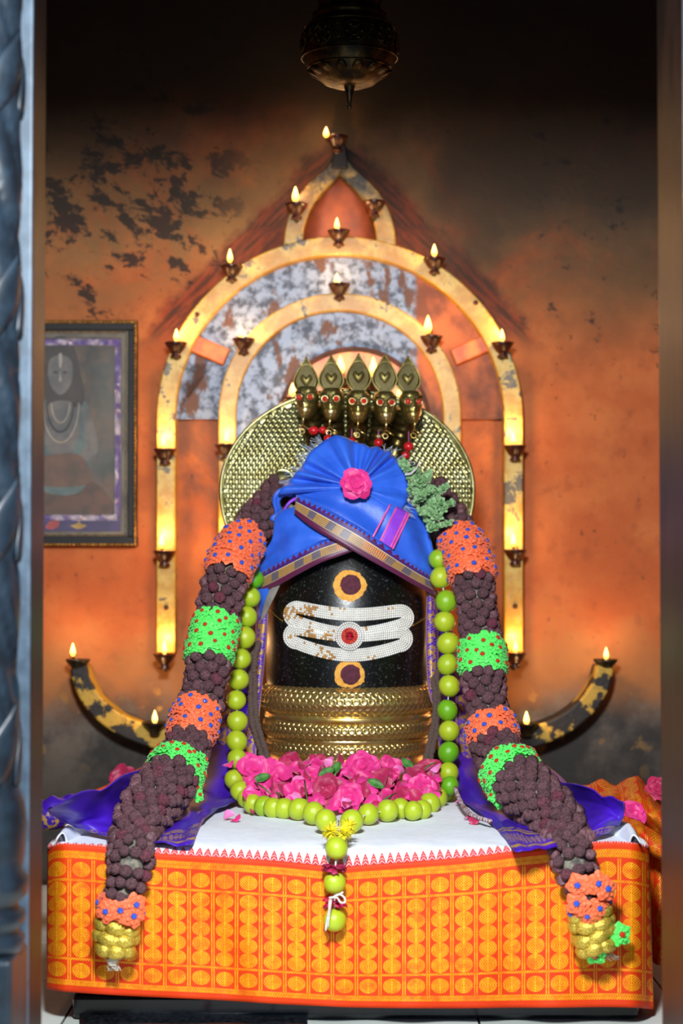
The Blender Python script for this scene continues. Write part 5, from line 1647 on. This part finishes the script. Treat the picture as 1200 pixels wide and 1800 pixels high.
# gold cushioned ends and tassels
ggd = G('gold_foil_fabric'); gn = ggd.noise(420.0, 2)
ggd.bump(gn, 0.5, 0.002)
MAT['gold_foil'] = ggd.set(ggd.mix(ggd.ss(gn, 0.45, 0.6), C('#b89a2c'), C('#e0c85a')), 0.38, 0.55)
def cushion_ring(c, rx, ry, tilt, rt, seg, seed):
    mb = MB(); pts = []; rad = []
    N = 60
    for i in range(N + 1):
        a = 2 * PI * i / N
        q = Matrix.Rotation(tilt, 3, 'Y') @ Vector((rx * math.cos(a), ry * math.sin(a), 0.002 * math.sin(a * 2 + seed)))
        pts.append(c + q)
        rad.append(rt * (0.62 + 0.42 * abs(math.sin(a * seg / 2 + seed)) ** 0.4))
    return mb.tube(pts, rad, 12, caps=False)
for cx, cy, n, tilt in ((206, 1628, 3, 0.20), (1036, 1604, 4, -0.34)):
    for k in range(n):
        sh = -3 * k if cx < 600 else 6 * k
        c0 = P(cx + sh * 0.6, cy + k * 20 - (k == 0) * 0, 2.935)
        cushion_ring(c0, (0.0265 if k < n - 1 else 0.022), 0.017, tilt if k % 2 == 0 else tilt * 0.6, 0.0118, 6, k * 1.3).build('gold_cushion', MAT['gold_foil'], gar)
    MB().tube([P(cx, cy - 14, 2.94), P(cx + (-2 if cx < 600 else 14), cy + n * 18 + 4, 2.935)], 0.012, 10).build('end_core', MAT['core'], gar)
MAT['jute'] = simple('jute_string', '#a89a86', '#cfc6b6', 0.9, scale=200)
q = MB()
for k in range(5):
    q.torus(P(198, 1679 + k * 4, 2.93), 0.0105 - 0.0012 * k, 0.0022, 16, 6, Matrix.Rotation(R.uniform(-.4, .4), 3, 'Y'))
for k in range(9):
    b0 = P(198, 1690, 2.93); q.tube([b0, b0 + Vector((R.uniform(-.010, .010), R.uniform(-.006, .004), -0.008)), b0 + Vector((R.uniform(-.013, .013), R.uniform(-.006, .004), -0.014))], 0.0012, 5)
q.build('string_knot', MAT['jute'], gar)
q = MB()
for k in range(22):
    b0 = P(1060, 1664, 2.935); q.tube([b0, b0 + Vector((R.uniform(-.006, .014), R.uniform(-.004, .004), -0.012)), b0 + Vector((R.uniform(-.008, .026), R.uniform(-.006, .006), R.uniform(-0.022, -.012)))], 0.0006, 4)
o = q.build('loose_fibres', MAT['jute'], gar); o['kind'] = 'stuff'
flower(gar, P(1088, 1642, 2.93), Vector((0.3, -0.9, 0.1)), 0.018, 'g')
flower(gar, P(1046, 1676, 2.93), Vector((-0.2, -0.9, -0.3)), 0.017, 'g')
for (px, py) in ((1017, 1556), (1048, 1553), (1062, 1562), (1016, 1588)):
    flower(gar, P(px, py, 2.912), Vector(((px - 1036) / 60, -0.95, 0.1)), 0.0185, 'o')
for (px, py) in ((212, 1600), (236, 1590), (190, 1602), (232, 1610)):
    flower(gar, P(px, py, 2.912), Vector(((px - 208) / 60, -0.95, 0.1)), 0.0175, 'o')

# ================================================================ thin bead string round the stone
sml = thing('small_bead_string', P(611, 1340, 3.64), 'thin string of small brown beads hanging down both sides of the brass coils', 'bead string')
MAT['small_rudra'] = simple('dusty_brown_bead', '#54403a', '#7a645a', 0.8, scale=90, bump=0.6, bdist=0.004)
sm_me = [bead_mesh(20 + i, 1) for i in range(2)]
for m_ in sm_me: m_.materials.clear(); m_.materials.append(MAT['small_rudra'])
its = []
for path in ([(452, 1128, 3.69), (443, 1165, 3.68), (444, 1210, 3.67), (446, 1260, 3.645), (456, 1300, 3.63), (464, 1325, 3.615), (470, 1352, 3.60)],
             [(762, 1180, 3.70), (768, 1215, 3.68), (768, 1250, 3.665), (762, 1290, 3.645), (754, 1325, 3.62), (750, 1352, 3.60)]):
    w_ = resample([P(*p) for p in path], 300)
    acc = 0; k = 0
    for a, b in zip(w_, w_[1:]):
        acc += (b - a).length
        if acc > 0.0058:
            acc = 0; k += 1
            for sx in (-1, 1):
                sc = 0.0066 * R.uniform(.9, 1.1)
                its.append((Matrix.Translation(a + Vector((sx * 0.0045 + R.uniform(-.001, .001), R.uniform(-.002, .002), sx * 0.0015))) @ Matrix.Rotation(R.uniform(0, 6), 4, 'Y') @ Matrix.Diagonal((sc, sc, sc, 1)), 1.0, k % 2))
many('small_bead', sm_me, sml, its, limit=300)

# ================================================================ lime garland
lg = thing('lime_garland', P(596, 1440, 3.35), 'garland of yellow green limes strung around the stone with hanging pendant', 'garland')
glm = G('lime_peel')
lr = glm.rnd(); ln = glm.noise(1.1, 3)
lc_ = glm.mix(glm.ss(lr, 0.0, 0.30), C('#84b41e'), C('#acc026'))
lc_ = glm.mix(glm.ss(ln, 0.40, 0.70) * 0.55, lc_, C('#bcc634'))
lc_ = glm.mix(glm.ss(lr, 0.90, 0.97), lc_, C('#5aa818'))
lc_ = glm.mix(glm.ss(glm.noise(9.0, 2), 0.72, 0.76) * 0.5, lc_, C('#7a6a1c'))
glm.bump(glm.noise(26.0, 2), 0.12, 0.03)
MAT['lime'] = glm.set(lc_, 0.30, 0.0, Subsurface_Weight=0.0)
def lime_mesh(seed):
    pr = []
    for i in range(17):
        t = PI * i / 16
        r_ = math.sin(t); z = math.cos(t)
        if t < 0.25: z += 0.05 * (1 - t / 0.25)
        if t > PI - 0.2: z -= 0.02
        pr.append((r_, z * 1.02))
    mb = MB().lathe(pr, (0, 0, 0), 26, lambda r_, z, a: r_ * (1 + 0.012 * math.sin(3 * a + seed)))
    me = mb.mesh('lime'); me.materials.append(MAT['lime']); return me
limes = [lime_mesh(i) for i in range(3)]
stem_me = MB().lathe([(0, 1.07), (0.05, 1.06), (0.07, 1.03), (0.03, 1.02)], (0, 0, 0), 8).mesh('stem_end'); stem_me.materials.append(simple('lime_stem_end', '#6a5a20', '#8a7a30', 0.7, scale=50))
def put_lime(loc, r_):
    m = Matrix.Translation(loc) @ Matrix.Rotation(R.uniform(0.3, 1.2), 4, Vector((R.uniform(-1, 1), R.uniform(-1, 1), R.uniform(-.3, .3))).normalized()) @ Matrix.Diagonal((r_, r_, r_ * R.uniform(0.98, 1.05), 1))
    l = inst('lime', R.choice(limes), lg, m)
    st = bpy.data.objects.new('stem_end', stem_me); COL.objects.link(st); st.parent = l
left_l = [(447, 1018, 17), (440, 1050, 18), (434, 1084, 18), (430, 1121, 19), (423, 1158, 18.5), (419, 1195, 18.5), (415, 1231, 17.5), (417, 1268, 18.5), (416, 1303, 18.5), (417, 1335, 18)]
right_l = [(770, 983, 17.5), (774, 1015, 19), (784, 1057, 19.5), (781, 1093, 18.5), (787, 1131, 19.5), (786, 1168, 18), (789, 1206, 18.5), (786, 1249, 18), (789, 1285, 18.5), (788, 1323, 18.5), (788, 1358, 18)]
ll = []; rl = []
for k, (x, y, r_) in enumerate(left_l):
    d = lerp(3.69, 3.565, k / 9); p = P(x, y, d); ll.append(p); put_lime(p, r_ * mpp(d))
for k, (x, y, r_) in enumerate(right_l):
    d = lerp(3.66, 3.56, k / 10); p = P(x, y, d); rl.append(p); put_lime(p, r_ * mpp(d))
bot = [(412, 1371, 18, 3.545), (422, 1390, 18, 3.50), (434, 1402, 18, 0), (444, 1413, 17, 0), (464, 1417, 18, 0), (480, 1420, 18, 0), (499, 1421, 18, 0), (525, 1422, 19, 0), (551, 1429, 19.5, 0), (572, 1442, 19.5, 0),
       (618, 1443, 20.5, 0), (647, 1431, 18.5, 0), (681, 1425, 19.5, 0), (704, 1421, 18, 0), (726, 1425, 17, 0), (742, 1423, 17, 0), (755, 1412, 18.5, 0), (768, 1402, 18.5, 0), (780, 1393, 18.5, 0), (790, 1381, 16, 3.52)]
mid = []
for x, y, r_, d in bot:
    p = P(x, y, d) if d else plat(x, y, r_ * mpp(3.4) * 1.05)
    mid.append(p); put_lime(p, r_ * mpp(p.y))
pend = []
for x, y, r_ in ((591, 1491, 20), (588, 1552, 19.5), (588, 1617, 20)):
    p = P(x, y, 2.964 if y > 1500 else 2.972); pend.append(p); put_lime(p, r_ * mpp(2.96))
MAT['string'] = simple('white_cotton_string', '#c9c4b8', '#e6e2da', 0.9, scale=200)
MB().tube(ll + mid[:2] + mid[2:10], 0.0012, 6).tube([mid[10]] + mid[11:] + rl[::-1], 0.0012, 6).tube([(mid[9] + mid[10]) / 2] + pend, 0.0012, 6).build('string', MAT['string'], lg)
# yellow flowers, rose slices and the tied string on the pendant
MAT['yellow_petal'] = simple('yellow_chrysanthemum', '#ecd800', '#f8ec3a', 0.6, scale=60)
pet = MB()
for i in range(4):
    pass
for fx_, fy_ in ((582, 1462), (604, 1464), (612, 1456)):
    c0 = P(fx_, fy_, 3.0 if fy_ > 1460 else 3.04)
    q = MB()
    rg = random.Random(fx_)
    for k in range(110):
        dv = Vector((rg.gauss(0, 1), rg.gauss(0, 1) - 0.7, rg.gauss(0, 1) + 0.1)).normalized()
        side = dv.cross(Vector((0.3, 0.2, 1))).normalized() * 0.0021
        L = rg.uniform(0.013, 0.020)
        up_ = side.cross(dv).normalized() * 0.0008
        q.add([c0 - side * .4, c0 + side * .4, c0 + dv * L * .6 + side + up_, c0 + dv * L, c0 + dv * L * .6 - side + up_], [(0, 1, 2, 3, 4)])
    o = q.build('yellow_flower', MAT['yellow_petal'], lg, fixn=False, solid=0.0005)
MAT['rose_dry'] = simple('dark_crimson_rose', '#7a0c34', '#a81648', 0.6, scale=60)
MAT['rose_red'] = simple('crimson_rose', '#b80c44', '#d81a58', 0.55, scale=60)
for px, py, mt in ((587, 1528, MAT['rose_dry']), (588, 1588, MAT['rose_red'])):
    q = MB()
    for k in range(16):
        a = 2 * PI * k / 16 + R.uniform(-.1, .1)
        c0 = P(px, py, 2.964); L = 0.0195 + R.uniform(-.002, .002); rz = R.uniform(-0.006, 0.006)
        rows = []
        for i in range(5):
            t = i / 4
            rows.append([c0 + Vector((math.cos(a + s * 0.35) * L * t, math.sin(a + s * .35) * L * t * 0.9, rz * t + 0.004 * math.sin(t * 3) + 0.002 * math.sin(s * 5 + k))) for s in (-1, -.3, .3, 1)])
        q.grid(rows)
    q.build('rose_slice', mt, lg, solid=0.0008)
MB().tube([P(x, y, 2.938) for x, y in resample(V2([(603, 1568), (590, 1576), (580, 1580), (578, 1600), (574, 1620), (572, 1636)]), 20)], 0.0016, 6)\
    .tube([P(x, y, 2.936) for x, y in resample(V2([(584, 1578), (596, 1572), (605, 1578), (606, 1586), (598, 1586), (592, 1578), (578, 1578)]), 24)], 0.0016, 6)\
    .tube([P(x, y, 2.94) for x, y in resample(V2([(582, 1580), (579, 1605), (576, 1630)]), 10)], 0.0015, 6).build('tied_string', MAT['string'], lg)

# ================================================================ roses and petals
def petal_mat(n, a, b):
    g = G(n)
    r_ = g.rnd(); nn = g.noise(60.0, 3)
    col = g.mix(r_, C(a), C(b))
    col = g.mix(g.ss(nn, 0.4, 0.7) * 0.2, col, C('#f060ae'))
    return g.set(col, 0.5, 0.0, Sheen_Weight=0.3, Subsurface_Weight=0.0)
MAT['pink'] = petal_mat('bright_pink_petal', '#d80e72', '#e8308e')
MAT['magenta'] = petal_mat('magenta_petal', '#9a0638', '#bc0e4c')
MAT['palepink'] = petal_mat('pale_pink_petal', '#ee5cae', '#f48cc4')
MAT['leafgreen'] = simple('rose_leaf_green', '#2f6a24', '#4f8a38', 0.5, scale=60)
def petal_mesh(seed, mat, cup=0.35, wid=0.5):
    rg = random.Random(seed)
    rows = []
    N = 7
    for i in range(N):
        t = i / (N - 1); r_ = []
        wv = wid * (0.25 + 0.95 * math.sin(PI * (0.05 + 0.72 * t)) ** 0.9) * (1 if t < 0.9 else 0.86)
        for j in range(N):
            s = j / (N - 1) * 2 - 1
            x = -cup * (s * s) * 0.55 - cup * 0.55 * math.sin(PI * t * 0.75) + cup * 1.1 * t ** 4 + 0.05 * math.sin(s * 4 + seed) * t + 0.03 * rg.uniform(-1, 1) * t
            r_.append(Vector((x, s * wv, t - 0.12 * s * s * t * t - (0.06 if abs(s) < .1 and t > .95 else 0))))
        rows.append(r_)
    me = MB().grid(rows).mesh('petal'); me.materials.append(mat); return me
pets = {m: [petal_mesh(i, MAT[m], 0.30 + 0.07 * (i % 3), 0.48 + 0.05 * (i % 2)) for i in range(4)] for m in ('pink', 'magenta', 'palepink')}
def rose(loc, facing, r_, mkey, label, group=None, name='rose', openness=1.0, layers=((3, 0.10, 0.05, 0.62), (5, 0.42, 0.10, 0.80), (6, 0.85, 0.14, 0.95))):
    t = thing(name, loc, label, 'flower', group)
    m0 = frame_m(loc, facing, R.uniform(0, 6))
    for n, tilt, r0, ln_ in layers:
        ph = R.uniform(0, 6)
        for k in range(n):
            a = ph + 2 * PI * k / n + R.uniform(-.15, .15)
            sc = r_ * ln_ * R.uniform(0.9, 1.1)
            m = m0 @ Matrix.Rotation(a, 4, 'Z') @ Matrix.Translation((r0 * r_, 0, -0.25 * r_)) @ Matrix.Rotation(tilt * openness + R.uniform(-.12, .12), 4, 'Y') @ Matrix.Diagonal((sc, sc, sc, 1))
            inst('petal', R.choice(pets[mkey]), t, m)
    return t
rose(P(626, 850, 3.605), Vector((0.1, -1, 0.1)), 0.030, 'pink', 'pink rose pinned at the centre of the blue turban fan', None, layers=((3, 0.2, 0.05, 0.7), (5, 0.7, 0.1, 0.85), (6, 1.15, 0.12, 0.95)))
def heap(px, py, h=0.0):
    """slope of the flower heap in front of the coils"""
    a, b = Vector((3.36, 0.285 + h)), Vector((3.60, 0.352 + h))
    r_ = ray(px, py); o = Vector((0, 0, EYE))
    k = (b.y - a.y) / (b.x - a.x)
    t = (a.y + k * (0 - a.x) - EYE) / (r_.z - k * r_.y)
    return o + r_ * t
mound = MB()
rows = []
for j in range(10):
    py = lerp(1342, 1428, j / 9)
    rows.append([heap(px, py, -0.028 - 0.05 * clamp(abs(px - 600) / 190) ** 4) for px in [lerp(405, 785, i / 24) for i in range(25)]])
RG = 'roses heaped before the brass coils'
big = [(577, 1390, 'magenta', 0.031, 'deep magenta rose at the front middle of the flower heap'),
       (447, 1352, 'pink', 0.032, 'large pink rose at the left end of the flower heap beside the limes'),
       (742, 1385, 'pink', 0.028, 'pink rose at the right end of the flower heap'),
       (640, 1348, 'pink', 0.031, 'upright pink rose at the top middle of the flower heap'),
       (615, 1405, 'pink', 0.030, 'pale streaked pink rose lowest in the flower heap, above the pendant limes')]
for x, y, mk, r_, lab in big:
    rose(heap(x, y, 0.008), Vector((R.uniform(-.3, .3), -1, R.uniform(0.3, 0.7))), r_, mk, lab, RG)
ORD = ['first', 'second', 'third', 'fourth', 'fifth', 'sixth', 'seventh', 'eighth', 'ninth', 'tenth', 'eleventh', 'twelfth', 'thirteenth', 'fourteenth', 'fifteenth', 'sixteenth', 'seventeenth', 'eighteenth', 'nineteenth', 'twentieth']
small = {'pink': [], 'magenta': []}
for k in range(27):
    x = 440 + (k * 41.7) % 320 + R.uniform(-8, 8); y = 1345 + (k * 23.3) % 66 + R.uniform(-4, 4)
    if abs(x - 600) > 120: y = min(y, 1396)
    mk = 'magenta' if R.random() < (0.55 if x > 560 else 0.30) else 'pink'
    small[mk].append((x, rose(heap(x, y, -0.004), Vector((R.uniform(-.7, .7), -1, R.uniform(0.1, 1.2))), R.uniform(0.024, 0.031), mk, 'rose', RG)))
for mk, lst in small.items():
    for i, (x, o) in enumerate(sorted(lst, key=lambda q: q[0])):
        o['label'] = ('crimson' if mk == 'magenta' else 'bright pink') + ' rose packed in the flower heap, ' + ORD[i] + ' of that colour from the left'
def loose(loc, r_, mk, label, group, up=None):
    n = up or Vector((R.uniform(-.6, .6), -0.5 + R.uniform(-.5, .3), 1))
    m = frame_m(loc, n, R.uniform(0, 6)) @ Matrix.Rotation(PI / 2 + R.uniform(-.3, .3), 4, 'Y') @ Matrix.Diagonal((r_, r_, r_, 1)) @ Matrix.Translation((0, 0, -0.4))
    o = inst('rose_petal', R.choice(pets[mk]), None, m)
    return tag(o, label, 'petal', group)
for k in range(90):
    x = R.uniform(432, 768); y = R.uniform(1338, 1418)
    if abs(x - 600) > 130: y = min(y, 1400)
    mk = R.choice(['pink', 'pink', 'magenta', 'palepink'] if k % 3 else ['pink', 'magenta'])
    loose(heap(x, y, R.uniform(0.004, 0.016)), R.uniform(0.016, 0.026), mk,
          {'pink': 'bright pink', 'magenta': 'magenta', 'palepink': 'pale pink'}[mk] + ' loose rose petal on the flower heap before the coils', 'loose petals on the flower heap', Vector((R.uniform(-.8, .8), -1, R.uniform(0, 1.2))))
for x, y, mk, lab in ((385, 1402, 'pink', 'pink petal on the purple cloth left of the limes'), (408, 1404, 'pink', 'pink petal touching the lowest limes on the left'), (404, 1434, 'palepink', 'pale pink petal on the white cloth at the left fold'),
                      (414, 1440, 'pink', 'small pink petal on the white cloth under the left fold'), (446, 1428, 'magenta', 'dark pink petal below the left limes'), (336, 1406, 'magenta', 'crimson petal under the green ribbons on the left'),
                      (806, 1412, 'palepink', 'pale pink petal beside the twisted cord on the right'), (824, 1436, 'pink', 'pink petal on the white cloth below the cord'), (834, 1442, 'magenta', 'small magenta petal at the end of the cord'), (402, 1346, 'pink', 'pink petal lying over a lime on the left')):
    loose(plat(x, y, 0.007) if y > 1360 else P(x, y, 3.53), R.uniform(0.014, 0.022), mk, lab, 'scattered petals on the altar')
loose(P(348, 1781, 2.93) * 1.0, 0.012, 'pink', 'tiny pink petal on the floor tiles before the altar', 'scattered petals on the altar').location.z = 0.003
rose(P(216, 1370, 3.78), Vector((-.3, -1, 0.5)), 0.030, 'magenta', 'crimson rose lying behind the purple sari at the left', None)
rose(P(1112, 1432, 3.36), Vector((.2, -1, 0.6)), 0.026, 'pink', 'bright pink rose lying on the orange sari bundle', None)
rose(P(1156, 1388, 3.50), Vector((-.2, -1, 0.4)), 0.024, 'magenta', 'dark pink rose beside the door jamb on the orange bundle', None)
# leaves and stems in the heap
def leaf_obj(loc, n, L, wid, mat, name, par=None, spin=0.0):
    rows = []
    for i in range(9):
        t = i / 8
        wv = wid * math.sin(PI * (0.03 + 0.95 * t)) ** 0.8
        rows.append([Vector((s * wv * 0.5, (t - 0.5) * L, -0.10 * L * abs(s) * -1 - 0.25 * L * (t - 0.5) ** 2)) for s in (-1, -.5, 0, .5, 1)])
    me = MB().grid(rows).mesh(name); me.materials.append(mat)
    o = inst(name, me, par, frame_m(loc, n, spin))
    m = o.modifiers.new('solid', 'SOLIDIFY'); m.thickness = 0.0008
    return o
for k, (x, y, sp, lab) in enumerate(((590, 1352, 1.2, 'green rose leaf at the top middle of the flower heap'), (574, 1358, 0.5, 'small green leaf tucked beside the upper roses'), (716, 1344, 2.2, 'dark green leaf at the upper right of the flower heap'),
                                     (460, 1368, 0.4, 'green leaf under the leftmost rose'), (660, 1378, 2.6, 'small green leaf between magenta roses'))):
    tag(leaf_obj(heap(x, y, 0.022), Vector((R.uniform(-.3, .3), -1, 0.8)), 0.034, 0.017, MAT['leafgreen'], 'rose_leaf', None, sp), lab, 'leaf', 'leaves in the flower heap')
for k, (x, y, x1, y1, lab) in enumerate(((448, 1376, 476, 1396, 'green stalk crossing the left side of the flower heap'), (535, 1372, 540, 1410, 'upright green stalk in the flower heap left of the deep magenta rose'), (745, 1352, 768, 1340, 'light green stalk sticking out right of the coils'), (668, 1412, 696, 1394, 'thin brown stalk near the right limes'))):
    a = heap(x, y, 0.02); b = heap(x1, y1, 0.024)
    tag(MB().tube([a, (a + b) / 2 + Vector((0, -0.004, 0.003)), b], [0.0016, 0.0015, 0.001], 6).build('flower_stalk', MAT['leafgreen'], base=a), lab, 'stalk', 'stalks in the flower heap')

# ================================================================ leafy sprigs tucked behind the turban on the right
MAT['herb'] = simple('grey_green_leaf', '#7aa46e', '#96ba86', 0.6, scale=60)
MAT['herb_stem'] = simple('green_stem', '#6a8a58', '#88a070', 0.6, scale=60)
herbs = thing('herb_bunch', P(748, 870, 3.70), 'bunch of small grey green leaves tucked behind the right side of the blue turban', 'leaves')
for path in ([(722, 880, 3.70), (722, 850, 3.66), (714, 820, 3.65), (706, 812, 3.66)], [(735, 890, 3.69), (738, 858, 3.655), (732, 828, 3.65)], [(740, 890, 3.68), (760, 868, 3.645), (786, 856, 3.65)],
             [(738, 900, 3.68), (764, 890, 3.64), (794, 886, 3.645)], [(742, 905, 3.67), (756, 918, 3.635), (760, 930, 3.63), (788, 916, 3.63)], [(728, 875, 3.68), (745, 846, 3.65), (756, 832, 3.66)], [(744, 888, 3.665), (770, 878, 3.63), (780, 896, 3.63)],
             [(728, 884, 3.672), (742, 872, 3.63), (758, 856, 3.63)], [(735, 895, 3.665), (748, 900, 3.625), (772, 908, 3.62)]):
    w_ = resample([P(*p) for p in path], 22)
    MB().tube(w_, [0.0013 - 0.00003 * i for i in range(22)], 5).build('stem', MAT['herb_stem'], herbs)
    q = MB()
    for i in range(3, 22):
        for s in range(5):
            dv = Vector((R.uniform(-1, 1), R.uniform(-1, 0.2), R.uniform(-.8, 1))).normalized()
            nv = Vector((R.uniform(-.7, .7), -1, R.uniform(-.2, .9))).normalized()
            sd = dv.cross(nv).normalized(); L = R.uniform(0.008, 0.0125); wv = L * 0.36
            b0 = w_[i]
            q.add([b0, b0 + dv * L * .35 + sd * wv, b0 + dv * L * .75 + sd * wv * .9, b0 + dv * L, b0 + dv * L * .75 - sd * wv * .9, b0 + dv * L * .35 - sd * wv, b0 + dv * L * 0.55 - nv * 0.0012],
                  [(0, 1, 6), (1, 2, 6), (2, 3, 6), (3, 4, 6), (4, 5, 6), (5, 0, 6)])
    o = q.build('leaflets', MAT['herb'], herbs, fixn=False); o['kind'] = 'stuff'
px_tube([(712, 834, 3.64), (722, 832, 3.635), (732, 822, 3.63), (738, 808, 3.63)], [0.0026, 0.0008], 'curved_shoot', simple('pale_shoot', '#b8b0b8', '#d8d0d4', 0.4, scale=40), herbs)
